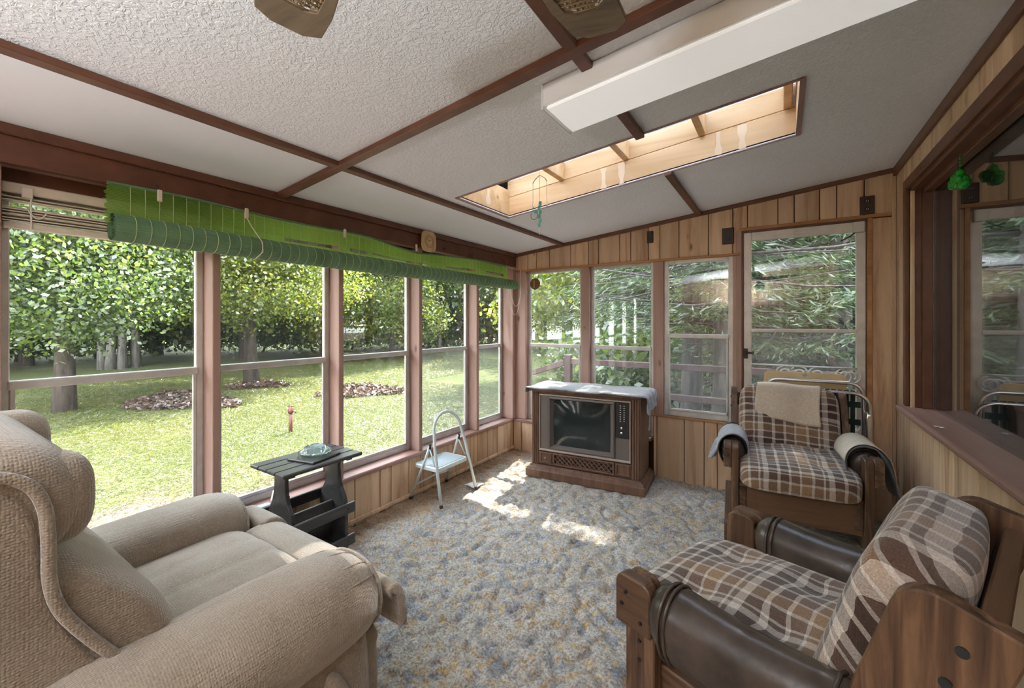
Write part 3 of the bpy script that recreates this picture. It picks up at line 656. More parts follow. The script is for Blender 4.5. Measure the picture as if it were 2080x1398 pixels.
# ---- recliner (faces +Y, origin at the middle of its base)
def make_recliner():
    R0 = Vector((-1.655, 0.50, 0.0))
    rc = empty('recliner', R0, 0, 'large beige chenille recliner armchair in the left foreground', 'armchair')
    W = lambda x, y, z: (x - R0.x, y - R0.y, z)
    ch = M['chenille']
    MB().soft(W(-1.655, 0.42, 0.22), (0.98, 0.82, 0.40), 0.2, 12).build('base', ch, rc, 0, True)
    def arm(x, sgn, name):
        """padded roll over a side panel, lofted front to back"""
        rings = []; N = 36
        st = [(0.04, 0.35), (0.06, 0.75), (0.12, 0.93), (0.25, 1.0), (0.45, 1.0), (0.62, 1.0), (0.74, 0.99), (0.82, 0.965), (0.87, 0.91), (0.905, 0.80), (0.925, 0.62), (0.932, 0.36)]
        for y, s in st:
            ring = []
            for k in range(N):
                a = 2*PI*k/N; c, sn = math.cos(a), math.sin(a)
                px = math.copysign(abs(c)**0.85, c)*0.172*s; pz = math.copysign(abs(sn)**0.85, sn)*0.135*s
                pz += 0.012*math.sin(y*5+x)*max(sn, 0)
                if c*sgn > 0.2 and sn < -0.2: px *= 0.97
                ring.append(W(x + px, y, 0.455 + 0.02*(y < 0.3) + pz))
            rings.append(ring)
        o = MB().loft(rings).build(name, ch, rc, 0, True)
        ring = [W(x + q[0], 0.905 - 0.0, 0.455 + q[1]) for q in [(math.copysign(abs(math.cos(2*PI*k/40))**0.85, math.cos(2*PI*k/40))*0.141, math.copysign(abs(math.sin(2*PI*k/40))**0.85, math.sin(2*PI*k/40))*0.112) for k in range(40)]]
        MB().tube(ring, 0.0055, 6, closed=True).build('piping', ch, o, 0, True)
        # pleats radiating from the front seam
        for k in range(5):
            a = math.radians(40 + 26*k); pts = []
            for t in range(5):
                y = 0.90 - 0.028*t; s = (0.82, 0.90, 0.94, 0.965, 0.978)[t]
                pts.append(W(x + math.copysign(abs(math.cos(a))**0.85, math.cos(a))*0.172*s, y, 0.455 + math.copysign(abs(math.sin(a))**0.85, math.sin(a))*0.135*s))
            MB().tube(pts, [0.0015, 0.004, 0.005, 0.004, 0.001], 6).build('pleat', ch, o, 0, True)
        return o
    arm(-2.075, -1, 'arm'); arm(-1.225, 1, 'arm')
    for x in (-2.085, -1.225):
        def wp(d, x=x):
            q = 1 - 0.16*max(0, d.z/0.19); return (d.x*q, d.y, d.z)
        p = MB().soft(W(x, 0.47, 0.20), (0.285, 0.84, 0.40), 0.22, 12, None, wp).build('side_panel', ch, rc, 0, True)
    xs_ = -1.085
    for k, (y, a) in enumerate(((0.60, 10), (0.68, 14), (0.77, 18))):           # soft folds below the near arm roll
        MB().soft(W(xs_, y, 0.20), (0.05, 0.07, 0.30), 0.9, 8, rotm('X', a)).build('skirt_fold', ch, rc, 0, True)
    def seatw(d): return (d.x, d.y, d.z + 0.02*math.cos(d.x*5.5)*math.cos(d.y*3.5) - 0.006*math.exp(-((d.x-0.05)/0.02)**2) - 0.005*math.exp(-((d.x+0.1)/0.02)**2))
    MB().soft(W(-1.65, 0.565, 0.415), (0.60, 0.60, 0.15), 0.30, 20, rotm('X', 2), seatw).build('seat_cushion', ch, rc, 0, True)
    # footrest pad: rolls over the front edge, wider than the seat
    def foot(cx, half, name, y0, z0, drop, reach=0.22, th=0.085, puff=0.02):
        prof = []
        for k in range(15):
            t = k/14; a = t*PI*0.5
            prof.append((y0 + reach*math.sin(a), z0 + puff*math.sin(t*PI) - drop*(1-math.cos(a))**1.15))
        def outline():
            up = prof; lo = []
            for k in range(len(prof)-1, -1, -1):
                a = prof[min(k+1, 14)]; b = prof[max(k-1, 0)]; d = Vector((a[0]-b[0], a[1]-b[1])).normalized(); n_ = Vector((d.y, -d.x))
                lo.append((prof[k][0] + n_.x*th, prof[k][1] + n_.y*th))
            return up + lo
        o_ = outline(); cy = sum(p[0] for p in o_)/len(o_); cz = sum(p[1] for p in o_)/len(o_); rings = []
        for s, sc in ((-1, 0.55), (-0.985, 0.80), (-0.95, 0.93), (-0.86, 1.0), (-0.4, 1.03), (0.0, 1.05), (0.4, 1.03), (0.86, 1.0), (0.95, 0.93), (0.985, 0.80), (1, 0.55)):
            ring = []
            for p in o_:
                # shrink towards the pad's own middle line so that the end stays an open U
                ring.append(W(cx + s*half, p[0] + (cy-p[0])*(1-sc)*0.18, p[1] + (cz-p[1])*(1-sc)*0.18 - (1-sc)*0.02))
            rings.append(ring)
        return MB().loft(rings).build(name, ch, rc, 0, True)
    foot(-1.61, 0.29, 'footrest_pad', 0.872, 0.472, 0.14, 0.20, 0.06, 0.022)
    foot(-1.985, 0.115, 'footrest_wing', 0.925, 0.485, 0.12, 0.13)
    foot(-1.20, 0.125, 'footrest_wing', 0.925, 0.475, 0.15, 0.088, 0.030, 0.025)
    MB().soft(W(-1.60, 0.93, 0.17), (0.86, 0.10, 0.30), 0.2, 10).build('footrest_board', ch, rc, 0, True)
    # back: outer shell, lumbar cushion, head cushion with wings
    prof_o = [(-0.20, 0.25), (0.20, 0.30), (0.37, 0.46), (0.27, 0.63), (0.215, 0.76), (0.20, 0.86), (0.195, 0.96), (0.17, 1.015), (0.10, 1.045), (-0.05, 1.04), (-0.16, 0.98), (-0.20, 0.7)]
    def slab(prof, x0, x1, name, mat, sub=2, edge=0.03, parent=rc):
        cy = sum(p[0] for p in prof)/len(prof); cz = sum(p[1] for p in prof)/len(prof)
        pr = prof
        for _ in range(2):                                   # Chaikin smoothing of the outline
            q = []
            for i in range(len(pr)):
                a, b = pr[i], pr[(i+1) % len(pr)]
                q += [(0.75*a[0]+0.25*b[0], 0.75*a[1]+0.25*b[1]), (0.25*a[0]+0.75*b[0], 0.25*a[1]+0.75*b[1])]
            pr = q
        rings = []; L = x1 - x0
        for t in [0, 0.004, 0.012, 0.025, 0.045, 0.075, 0.12, 0.2, 0.35, 0.5, 0.65, 0.8, 0.88, 0.925, 0.955, 0.975, 0.988, 0.996, 1]:
            e = min(t, 1-t)*L; q_ = max(0.0, 1 - e/edge); s = 1 - 0.42*min(1.0, edge/0.10)*(1 - math.sqrt(max(0.0, 1 - q_*q_)))
            rings.append([W(x0 + t*L, cy + (p[0]-cy)*s, cz + (p[1]-cz)*s) for p in pr])
        return MB().loft(rings).build(name, mat, parent, 0, True), pr
    shell, spr = slab(prof_o, -2.04, -1.262, 'back_shell', ch, 2, 0.03)
    head = [(0.02, 0.85), (0.20, 0.84), (0.262, 0.865), (0.292, 0.93), (0.285, 1.00), (0.25, 1.065), (0.19, 1.105), (0.10, 1.115), (0.0, 1.10), (-0.06, 1.03), (-0.05, 0.92)]
    hd, _ = slab(head, -2.02, -1.274, 'head_cushion', ch, 2, 0.13)
    lum = [(0.12, 0.85), (0.235, 0.845), (0.29, 0.80), (0.36, 0.735), (0.425, 0.65), (0.455, 0.565), (0.44, 0.50), (0.39, 0.465), (0.30, 0.50), (0.20, 0.62), (0.13, 0.74)]
    lb, _ = slab(lum, -2.0, -1.272, 'lumbar_cushion', ch, 2, 0.13)
    MB().soft(W(-1.93, 0.235, 0.985), (0.17, 0.17, 0.20), 0.7, 12).build('head_wing', ch, rc, 0, True)
    MB().soft(W(-1.36, 0.225, 0.96), (0.14, 0.14, 0.20), 0.7, 12).build('head_wing', ch, rc, 0, True)
    # welt along the side seam, as in the photo
    seam = [(-0.05, 1.06), (0.04, 1.068), (0.12, 1.062), (0.178, 1.035), (0.203, 0.98), (0.208, 0.90), (0.207, 0.82), (0.222, 0.75), (0.262, 0.675), (0.315, 0.59), (0.365, 0.52), (0.405, 0.475)]
    sm = seam
    for _ in range(2): sm = [sm[0]] + [q for a, b in zip(sm[:-1], sm[1:]) for q in ((0.75*a[0]+0.25*b[0], 0.75*a[1]+0.25*b[1]), (0.25*a[0]+0.75*b[0], 0.25*a[1]+0.75*b[1]))] + [sm[-1]]
    MB().tube([W(-1.257, a, b) for a, b in sm], 0.0115, 8).build('welt', ch, rc, 0, True)
    return rc
make_recliner()

# ---- side table with a magazine rack (built in its own frame: X across, Y along the wall)
def make_side_table():
    t0 = empty('side_table', (-2.235, 1.365, 0), 0, 'black-stained slatted side table with magazine rack under the left window', 'side table')
    m = M['slate']; ZT = 0.585
    for k in range(4):
        x = -0.165 + k*0.083
        MB().box(x, x+0.0785, -0.235, 0.235, ZT-0.02, ZT).build('top_slat', m, t0, 0.005)
    for y in (-0.17, 0.17): MB().box(-0.13, 0.13, y-0.018, y+0.018, ZT-0.038, ZT-0.02).build('cleat', m, t0, 0.003)
    for y in (-0.155, 0.155):
        half = [(0.055, ZT-0.038), (0.052, 0.50), (0.058, 0.44), (0.075, 0.39), (0.105, 0.345), (0.118, 0.31), (0.122, 0.26), (0.122, 0.02), (0.10, 0.0)]
        poly = half + [(-a, b) for a, b in half[::-1]]
        MB().prism(poly, y-0.011, y+0.011, 1).build('end_panel', m, t0, 0.003)
    for x, z in ((0.128, 0.27), (0.128, 0.085), (-0.128, 0.31), (-0.128, 0.10)):
        o = MB().box(x-0.009, x+0.009, -0.205, 0.205, z-0.03, z+0.03).build('rack_slat', m, t0, 0.004)
        for y in (-0.155, 0.155): MB().lathe([(0, 0.0), (0.006, 0.0), (0.006, 0.003), (0, 0.004)], (x+0.009 if x > 0 else x-0.012, y, z), 8).build('screw_head', M['bolt'], o)
    MB().box(-0.009, 0.009, -0.144, 0.144, 0.10, 0.30).build('divider', m, t0, 0.003)
    MB().box(-0.118, 0.118, -0.144, 0.144, 0.03, 0.045).build('bottom_shelf', m, t0, 0.003)
    # things standing on it
    b = MB().obox((0,0,0.006), (0.19, 0.20, 0.012), rotm('Z', 12)).build('grey_tile', M['slate'], None, 0.003); b.location = (-2.215, 1.385, ZT)
    set_props(b, 'dark square trivet board lying on the side table', 'trivet')
    pl = MB().lathe([(0.0, 0.004), (0.05, 0.004), (0.075, 0.012), (0.088, 0.022), (0.09, 0.020), (0.076, 0.008), (0.05, 0.0), (0.0, 0.0)], seg=32).build('glass_plate', M['glassware'], None, 0, True)
    pl.location = (-2.225, 1.395, ZT+0.013); set_props(pl, 'round pale glass plate under the ashtray on the side table', 'plate')
    a = MB()
    prof = [(0.0, 0.010), (0.040, 0.012), (0.046, 0.040), (0.052, 0.042), (0.056, 0.034), (0.050, 0.004), (0.0, 0.0)]
    vs = []; seg = 32
    for k in range(seg):
        an = 2*PI*k/seg; s = 1 + 0.05*math.cos(an*8)
        vs += [(rr*s*math.cos(an), rr*s*math.sin(an), z - (0.010 if (z > 0.03 and k % 8 == 0) else 0)) for rr, z in prof]
    mm = len(prof); a.add(vs, [(k*mm+i, ((k+1) % seg)*mm+i, ((k+1) % seg)*mm+i+1, k*mm+i+1) for k in range(seg) for i in range(mm-1)])
    o = a.build('glass_ashtray', M['glassware'], None, 0, True); o.location = (-2.225, 1.395, ZT+0.0195)
    set_props(o, 'fluted clear glass ashtray standing on the glass plate', 'ashtray')
make_side_table()
o = MB().grid(lambda u, v: (0.05*(u-0.5)*(1-0.3*v), 0.09*(v-0.5), 0.004*math.sin(u*PI)+0.001), 8, 8).add([(0.02,-0.03,0.0),(-0.02,-0.03,0),(0,0.03,0),(0,0,0.006)], [(0,1,3),(1,2,3),(2,0,3)]).build('plastic_tag', M['bluetag'], None, 0, True)
o.location = (-2.428, 1.20, SILL+0.001); set_props(o, 'pale blue plastic tag lying on the window sill', 'tag')
o = MB().prism([(-0.035, 0.0), (0.03, 0.0), (-0.02, 0.055)], -0.012, 0.012, 0).build('paper_wedge', M['paper'], None, 0.002); o.location = (-2.455, 1.305, SILL)
set_props(o, 'small white paper wedge standing on the window sill', 'paper')
o = MB().soft((0, 0, 0.008), (0.04, 0.085, 0.016), 0.6, 6).build('dark_eyeglass_case', M['black'], None, 0, True); o.location = (-2.415, 1.31, SILL)
set_props(o, 'small black case lying on the sill beside the paper wedge', 'case')

# ---- folding step stool
def make_stool():
    t0 = empty('step_stool', (-2.215, 2.475, 0), 0, 'pale blue-grey folding metal step stool with hoop handle by the left wall', 'step stool')
    st = M['steel']
    # hoop: front legs rise from the carpet, lean back and meet in an arch
    x_at = lambda z: 0.150 - 0.235*z
    pts = [(x_at(0.012), -0.205, 0.012), (x_at(0.26), -0.185, 0.26), (x_at(0.42), -0.170, 0.42), (x_at(0.50), -0.155, 0.50)]
    arcp = [(-0.155*math.cos(a), 0.50 + 0.145*math.sin(a)) for a in [PI*k/14 for k in range(1, 14)]]
    pts += [(x_at(z), y, z) for y, z in arcp] + [(x_at(z), -y, z) for (x, y, z) in pts[::-1]]
    MB().tube(pts, 0.0115, 10).build('hoop_frame', st, t0, 0, True)
    for s in (-1, 1):
        MB().tube([(-0.165, s*0.205, 0.012), (-0.045, s*0.172, 0.30), (0.0, s*0.163, 0.43)], 0.0095, 8).build('rear_leg', st, t0, 0, True)
        MB().tube([(-0.005, s*0.165, 0.40), (0.06, s*0.176, 0.275)], 0.005, 6).build('brace', st, t0, 0, True)
        MB().tube([(x_at(0.0)+0.001, s*0.206, 0.0), (x_at(0.02), s*0.2045, 0.022)], 0.0135, 10).build('foot_cap', M['rubber'], t0, 0, True)
        MB().tube([(-0.1665, s*0.206, 0.0), (-0.158, s*0.2035, 0.02)], 0.0115, 10).build('foot_cap', M['rubber'], t0, 0, True)
        MB().obox((0.0, s*0.166, 0.415), (0.022, 0.014, 0.045), rotm('Y', 12)).build('hinge', M['rubber'], t0, 0.003)
    MB().tube([(-0.125, -0.193, 0.11), (-0.118, 0, 0.125), (-0.125, 0.193, 0.11)], 0.0075, 8).build('cross_brace', st, t0, 0, True)
    def rrect(hx, hy, r, n=5):
        out = []
        for sx, sy, a0 in ((1,1,0),(-1,1,90),(-1,-1,180),(1,-1,270)): out += arc(sx*(hx-r), sy*(hy-r), r, a0, a0+90, n)
        return out
    pl = [(x-0.035, y) for x, y in rrect(0.125, 0.175, 0.03)]
    tr_ = MB().prism(pl, 0.232, 0.262, 2).build('step_tray', st, t0, 0.004)
    MB().prism([(x-0.035, y) for x, y in rrect(0.108, 0.158, 0.024)], 0.2622, 0.2645, 2).build('tread', M['stepmat'], tr_)
make_stool()
o = MB().sheet(lambda u, v: (0.11*(u-0.5)+0.02*(v-0.5), 0.10*(v-0.5), 0.008+0.006*math.sin(u*5)*math.cos(v*4)), 6, 6, 0.002).build('scrap_paper', M['paper'], None, 0, True)
o.location = (-2.13, 2.735, 0.0); set_props(o, 'scrap of white paper on the carpet under the step stool', 'paper')

# ---- console television
def make_tv():
    t0 = empty('console_television', (-1.405, 3.435, 0), math.radians(5.0), 'vintage walnut console television set in the far left corner', 'television')
    wd = M['tvwood']; HX, YFt, YB = 0.455, -0.19, 0.195
    pr = [(0, 0.0), (0.0, 0.06), (0.012, 0.068), (0.012, 0.078), (0.028, 0.09), (0.028, 0.1)]
    b = MB(); rings = []
    for ins, z in [(0, 0.0), (0, 0.062), (0.010, 0.068), (0.010, 0.078), (0.030, 0.090), (0.030, 0.102)]:
        rings.append([(-0.51+ins, -0.225+ins, z), (0.51-ins, -0.225+ins, z), (0.51-ins, 0.215-ins, z), (-0.51+ins, 0.215-ins, z)])
    b.loft(rings).build('plinth', wd, t0, 0.002)
    body = MB().box(-HX-0.012, HX+0.012, YFt+0.075, YB, 0.10, 0.745).box(-HX, HX, YFt+0.02, YFt+0.08, 0.10, 0.225).box(-HX, HX, YFt+0.02, YFt+0.08, 0.72, 0.745); body.build('cabinet', wd, t0, 0.004)
    MB().box(-HX-0.03, HX+0.03, YFt-0.018, YB+0.01, 0.745, 0.772).build('top', wd, t0, 0.008)
    for s in (-1, 1):
        p = MB(); x = s*(HX-0.022)
        p.box(x-0.034, x+0.034, YFt+0.012, YFt+0.08, 0.10, 0.745)
        for k in (-1, 0, 1): p.tube([(x+k*0.019, YFt+0.011, 0.11), (x+k*0.019, YFt+0.011, 0.735)], 0.0085, 10)
        p.build('pilaster', wd, t0, 0)
    # picture area
    fz0, fz1, fx0, fx1 = 0.228, 0.722, -0.395, 0.395
    fr = MB()
    for a in ((fx0, fx1, fz0, fz0+0.018), (fx0, fx1, fz1-0.014, fz1), (fx0, fx0+0.009, fz0+0.018, fz1-0.014), (fx1-0.012, fx1, fz0+0.018, fz1-0.014)): fr.box(a[0], a[1], YFt, YFt+0.03, a[2], a[3])
    fr.build('metal_surround', M['tvmetal'], t0, 0.003)
    MB().box(fx0+0.009, -0.312, YFt+0.008, YFt+0.03, fz0+0.018, fz1-0.014).build('speaker_panel', M['tvbezel'], t0, 0.002)
    bz = MB(); ox0, ox1, oz0, oz1 = -0.308, 0.268, fz0+0.02, fz1-0.018; ix0, ix1, iz0, iz1 = -0.265, 0.222, 0.288, 0.675
    O = [(ox0,oz0),(ox1,oz0),(ox1,oz1),(ox0,oz1)]; I = [(ix0,iz0),(ix1,iz0),(ix1,iz1),(ix0,iz1)]
    bz.add([(x, YFt+0.002, z) for x, z in O] + [(x, YFt-0.004, z) for x, z in [(x*0.96+0.001, 0.47+(z-0.47)*0.94) for x, z in O]] + [(x, YFt+0.035, z) for x, z in I] + [(x, YFt+0.05, z) for x, z in O],
           [(0,1,5,4),(1,2,6,5),(2,3,7,6),(3,0,4,7),(4,5,9,8),(5,6,10,9),(6,7,11,10),(7,4,8,11),(0,12,13,1),(1,13,14,2),(2,14,15,3),(3,15,12,0),(8,9,13,12),(9,10,14,13),(10,11,15,14),(11,8,12,15)])
    bz.build('bezel', M['tvbezel'], t0)
    def scr(u, v):
        a, b_ = u*2-1, v*2-1; k = 1 - 0.5*(a*a) ; 
        return ((ix0+ix1)/2 + a*0.249*(1-0.02*b_*b_), YFt+0.034 - 0.022*(1-a*a)*(1-b_*b_) - 0.004, (iz0+iz1)/2 + b_*0.198*(1-0.02*a*a))
    MB().grid(scr, 20, 16).build('screen', M['screenglass'], t0, 0, True)
    MB().box(ix0-0.02, ix1+0.02, YFt+0.04, YFt+0.07, iz0-0.02, iz1+0.02).build('tube_mask', M['tvblack'], t0)
    MB().box(0.27, fx1-0.012, YFt+0.008, YFt+0.03, fz0+0.018, 0.42).build('lower_panel', M['tvbezel'], t0, 0.002)
    cp = MB().box(0.272, fx1-0.014, YFt+0.002, YFt+0.03, 0.42, fz1-0.016).build('control_panel', M['tvblack'], t0, 0.003)
    for c in (0, 1):
        for k in range(8): MB().box(0.309+c*0.03, 0.317+c*0.03, YFt-0.003, YFt+0.003, 0.555+k*0.0175, 0.560+k*0.0175).build('button', M['white'], cp)
    for k, z in enumerate((0.505, 0.465)): MB().tube([(0.325, YFt-0.014, z), (0.325, YFt+0.003, z)], 0.010, 12).build('knob', M['chrome'], cp, 0, True)
    # lower row: two drawer fronts and the woven grille
    for x0, x1, knob in ((-0.395, -0.268, True), (0.268, 0.395, False)):
        d = MB().box(x0, x1, YFt+0.006, YFt+0.03, 0.115, 0.218); 
        for a in ((x0+0.012, x1-0.012, 0.125, 0.133), (x0+0.012, x1-0.012, 0.20, 0.208), (x0+0.012, x0+0.02, 0.133, 0.20), (x1-0.02, x1-0.012, 0.133, 0.20)): d.box(a[0], a[1], YFt-0.002, YFt+0.008, a[2], a[3])
        d = d.build('drawer_front', wd, t0, 0.002)
        if knob: MB().lathe([(0, -0.008), (0.006, -0.008), (0.009, 0), (0.006, 0.008), (0, 0.008)], ((x0+x1)/2, YFt-0.008, 0.168), 12).build('knob', M['brass'], d, 0, True)
    gf = MB()
    for a in ((-0.262, 0.262, 0.115, 0.128), (-0.262, 0.262, 0.206, 0.218), (-0.262, -0.25, 0.128, 0.206), (0.25, 0.262, 0.128, 0.206)): gf.box(a[0], a[1], YFt, YFt+0.03, a[2], a[3])
    gf = gf.build('grille_frame', wd, t0, 0.002)
    MB().box(-0.25, 0.25, YFt+0.0165, YFt+0.0198, 0.128, 0.206).build('grille_back', M['tvblack'], gf)
    gw = MB()
    for k in range(15):
        x = -0.28 + k*0.04
        for dirn in (1, -1):
            a = Vector((x, 0, 0.128)); b_ = Vector((x+0.078*dirn, 0, 0.206))
            lo, hi_ = max(-0.25, min(a.x, b_.x)), min(0.25, max(a.x, b_.x))
            if hi_ - lo < 0.012: continue
            if dirn == 1: za, zb = 0.128 + (lo-x), 0.128 + (hi_-x); p, q = (lo, za), (hi_, zb)
            else: p, q = (hi_, 0.128 + (x-hi_)), (lo, 0.128 + (x-lo))
            gw.bar((p[0], YFt+0.009 + 0.002*dirn, p[1]), (q[0], YFt+0.009 + 0.002*dirn, q[1]), 0.009, 0.010, (0, 1, 0) if False else (0, -1, 0))
    gw.build('grille_lattice', wd, gf)
    # towel over the top: short lip on the left, long crumpled drop on the right
    def tw(u, v):
        s = -0.56 + 1.21*u; y = -0.225 + 0.42*v; n = 0.006*fbm(s*6, y*6, 1.0) + 0.004*math.sin(s*15+y*9)
        top = 0.782
        yo = y - 0.010*math.sin(s*6)
        if s < -0.495: d = -0.495 - s; return (-0.495 - 0.012 + n*0.6 - min(d,0.02)*0.6, yo, top - d*0.85 + n)
        if s > 0.50:
            d = s - 0.50; j = 0.8 + 0.35*math.sin(v*11) + 0.12*math.sin(v*23+1)
            drop = d*(0.75 + 0.25*j)*(1 - 0.45*max(0.0, v-0.35)*0.9); return (0.502 + 0.018*math.sin(v*19)*min(1, d*9) + 0.012 + min(d, 0.03)*0.5, yo + 0.02*math.sin(v*13+d*20)*min(1, d*9), top - drop)
        e = 0.0
        if v < 0.06: e = -0.012*(0.06-v)/0.06
        return (s, yo, top + max(n, -0.004) + e)
    cl = MB().sheet(tw, 64, 26, 0.005).build('draped_towel', M['cloth'], None, 0, True)
    cl.location = t0.location; cl.rotation_euler = t0.rotation_euler
    set_props(cl, 'blue-grey towel draped over the top of the console television', 'towel')
make_tv()

# ---- rustic plaid armchair (local: front towards -Y, y = 0 at the front posts)
def make_chair(name, loc, rz, label):
    c0 = empty(name, loc, rz, label, 'armchair')
    wv, wy, wx = M['rustic'], M['rustic_y'], M['rustic_x']
    def rpoly(y0, y1, z0, z1, r):
        return [(y0, z0), (y1, z0)] + arc(y1-r, z1-r, r, 0, 90, 5) + arc(y0+r, z1-r, r, 90, 180, 5)
    for s in (-1, 1):
        xi, xo = (0.302, 0.342)
        a, b = sorted((s*xi, s*xo)); p = MB().prism(rpoly(0.0, 0.10, 0.0, 0.597, 0.03), a, b, 0).build('front_post', wv, c0, 0.004)
        a, b = sorted((s*0.342, s*0.385)); q = MB().prism(rpoly(-0.004, 0.115, 0.455, 0.602, 0.03), a, b, 0).build('arm_block', wy, c0, 0.004)
        for yy, zz in ((0.035, 0.555), (0.02, 0.515), (0.085, 0.49), (0.05, 0.40), (0.05, 0.345)):
            xx = s*0.386 if zz > 0.45 else s*0.343
            MB().tube([(xx-s*0.004, yy, zz), (xx+s*0.003, yy, zz)], 0.006, 8).build('bolt_head', M['bolt'], q if zz > 0.45 else p)
        a, b = sorted((s*0.342, s*0.382)); MB().prism(rpoly(-0.03, 0.72, 0.0, 0.135, 0.02), a, b, 0).build('runner', wy, c0, 0.004)
        a, b = sorted((s*0.262, s*0.302)); MB().box(a, b, 0.02, 0.66, 0.20, 0.34).build('side_rail', wy, c0, 0.004)
        # leaning back wing
        ang = math.radians(17); L0, Wd = 0.74, 0.165
        u = Vector((math.sin(ang), math.cos(ang))); n_ = Vector((math.cos(ang), -math.sin(ang)))
        base = Vector((0.415, 0.17)); tl = base + u*L0
        P = [base, base + n_*Wd, tl + n_*Wd]; k = []
        for t_ in range(7):
            a_ = math.radians(90*t_/6); k.append(tl + n_*(0.06 - 0.06*math.sin(a_)) + u*(-0.06 + 0.06*math.cos(a_)))
        poly = [(p_.x, p_.y) for p_ in P + k]
        a, b = sorted((s*0.302, s*0.345)); wg = MB().prism(poly, a, b, 0).build('back_wing', wv, c0, 0.004)
        for d_ in (0.055, 0.125):
            cc = base + u*(L0-d_-0.015) + n_*(Wd*0.62 - 0.0)
            MB().tube([(s*0.344, cc.x, cc.y), (s*0.349, cc.x, cc.y)], 0.0095, 10).build('bolt_head', M['bolt'], wg)
        # padded leather sleeve over the arm rail
        MB().box(*sorted((s*0.310, s*0.345)), 0.09, 0.62, 0.50, 0.555).build('arm_rail', wy, c0, 0.004)
        rings = []; N = 26; cx = s*0.335
        for t_ in [0, 0.02, 0.06, 0.11, 0.16, 0.3, 0.5, 0.7, 0.84, 0.9, 0.95, 0.985, 1]:
            y = 0.112 + 0.475*t_; e_ = min(t_, 1-t_); sc = 0.66 + 0.34*min(1, e_/0.10)**0.6
            if abs(e_-0.11) < 0.02: sc *= 0.965
            sag = -0.014*math.sin(PI*t_)
            ring = []
            for kk in range(N):
                aa = 2*PI*kk/N; cw = math.cos(aa); sn = math.sin(aa)
                rx = 0.078*sc; rz = (0.088 if sn > 0 else 0.118)*sc
                wr = 0.004*fbm(aa*1.2+s, y*14, 2.0)
                ring.append((cx + cw*(rx+wr), y, 0.532 + sag + sn*(rz+wr)))
            rings.append(ring)
        lz = MB().loft(rings).build('leather_arm', M['leather'], c0, 0, True)
        for yy, scl in ((0.158, 1.005), (0.175, 1.01), (0.535, 1.0)):
            MB().tube([(cx + math.cos(2*PI*kk/28)*0.079*scl, yy, 0.527 + math.sin(2*PI*kk/28)*(0.090 if math.sin(2*PI*kk/28) > 0 else 0.119)*scl) for kk in range(28)], 0.005, 6, closed=True).build('strap', M['leather'], lz, 0, True)
    MB().box(-0.302, 0.302, 0.03, 0.068, 0.165, 0.365).build('front_rail', wx, c0, 0.005)
    MB().box(-0.302, 0.302, 0.56, 0.60, 0.165, 0.30).build('rear_rail', wx, c0, 0.005)
    ang = 17
    u = Vector((0, math.sin(math.radians(ang)), math.cos(math.radians(ang)))); n_ = Vector((0, math.cos(math.radians(ang)), -math.sin(math.radians(ang))))
    B0 = Vector((0, 0.415, 0.17))
    for d_ in (0.66, 0.36):
        cc = B0 + u*d_ + n_*0.125
        MB().obox(cc, (0.604, 0.038, 0.09), rotm('X', -ang)).build('back_slat', wx, c0, 0.004)
    def tuft(d):
        z = d.z
        for tx in (-0.14, 0.14):
            for ty in (-0.12, 0.12): z -= 0.024*math.exp(-(((d.x-tx)/0.06)**2 + ((d.y-ty)/0.06)**2))*(1 if d.z > 0 else 0)
        return (d.x, d.y, z + (0.022*math.cos(d.x*5)*math.cos(d.y*4.5) if d.z > 0 else 0))
    se = MB().soft((0, 0.235, 0.435), (0.60, 0.60, 0.15), 0.3, 22, rotm('X', 3), tuft).build('seat_cushion', M['plaid_seat'], c0, 0, True)
    for tx in (-0.14, 0.14):
        for ty in (0.115, 0.355): MB().soft((tx, ty, 0.488), (0.016, 0.016, 0.008), 1.0, 4).build('button', M['plaid_seat'], se, 0, True)
    def tb(d): return (d.x, d.y*(0.86 + 0.3*math.cos(d.z*4)) + 0.012*math.sin(d.x*7+d.z*5), d.z)
    cb = B0 + u*0.485 + n_*0.005
    bc = MB().soft(cb, (0.585, 0.165, 0.54), 0.34, 20, rotm('X', -ang), tb).build('back_cushion', M['plaid_back'], c0, 0, True)
    return c0, B0, u, n_
CH1 = (0.085, 2.925, 0.0); CH1R = math.radians(5)
chair1 = make_chair('rustic_armchair', CH1, CH1R, 'rustic plaid armchair facing the viewer in front of the storm door')
CH2 = (-0.285, 1.592, 0.0); CH2R = math.radians(-110)
chair2 = make_chair('rustic_armchair', CH2, CH2R, 'rustic plaid armchair with leather arms in the right foreground, facing left')

def place(o, loc, rz): o.location = loc; o.rotation_euler = (0, 0, rz); return o
# towel hung over the first chair's back
c0, B0, u_, n__ = chair1
def tow(u, v):
    x = -0.185 + 0.37*u; s = v*0.44 - 0.14         # s < 0: behind, s > 0: hangs in front
    wv = 0.008*math.sin(u*9+1)*min(1, abs(s)*6)
    if s < 0: p = B0 + u_*(0.748 + s*0.9) + n__*(0.102)
    elif s < 0.06: p = B0 + u_*(0.755 + 0.012*math.sin(s/0.06*PI)) + n__*(0.102 - 0.19*s/0.06)
    else: p = B0 + u_*(0.745 - (s-0.06)*(0.97 + 0.12*u)) + n__*(-0.09 - 0.022*math.sin(min(1, (s-0.06)/0.24)*PI) + wv)
    return (x + 0.012*math.sin(v*6), p.y, p.z + 0.006*math.sin(u*6))
place(set_props(MB().sheet(tow, 26, 30, 0.004).build('hand_towel', M['towel'], None, 0, True), 'cream towel hung over the back of the chair by the storm door', 'towel'), CH1, CH1R)
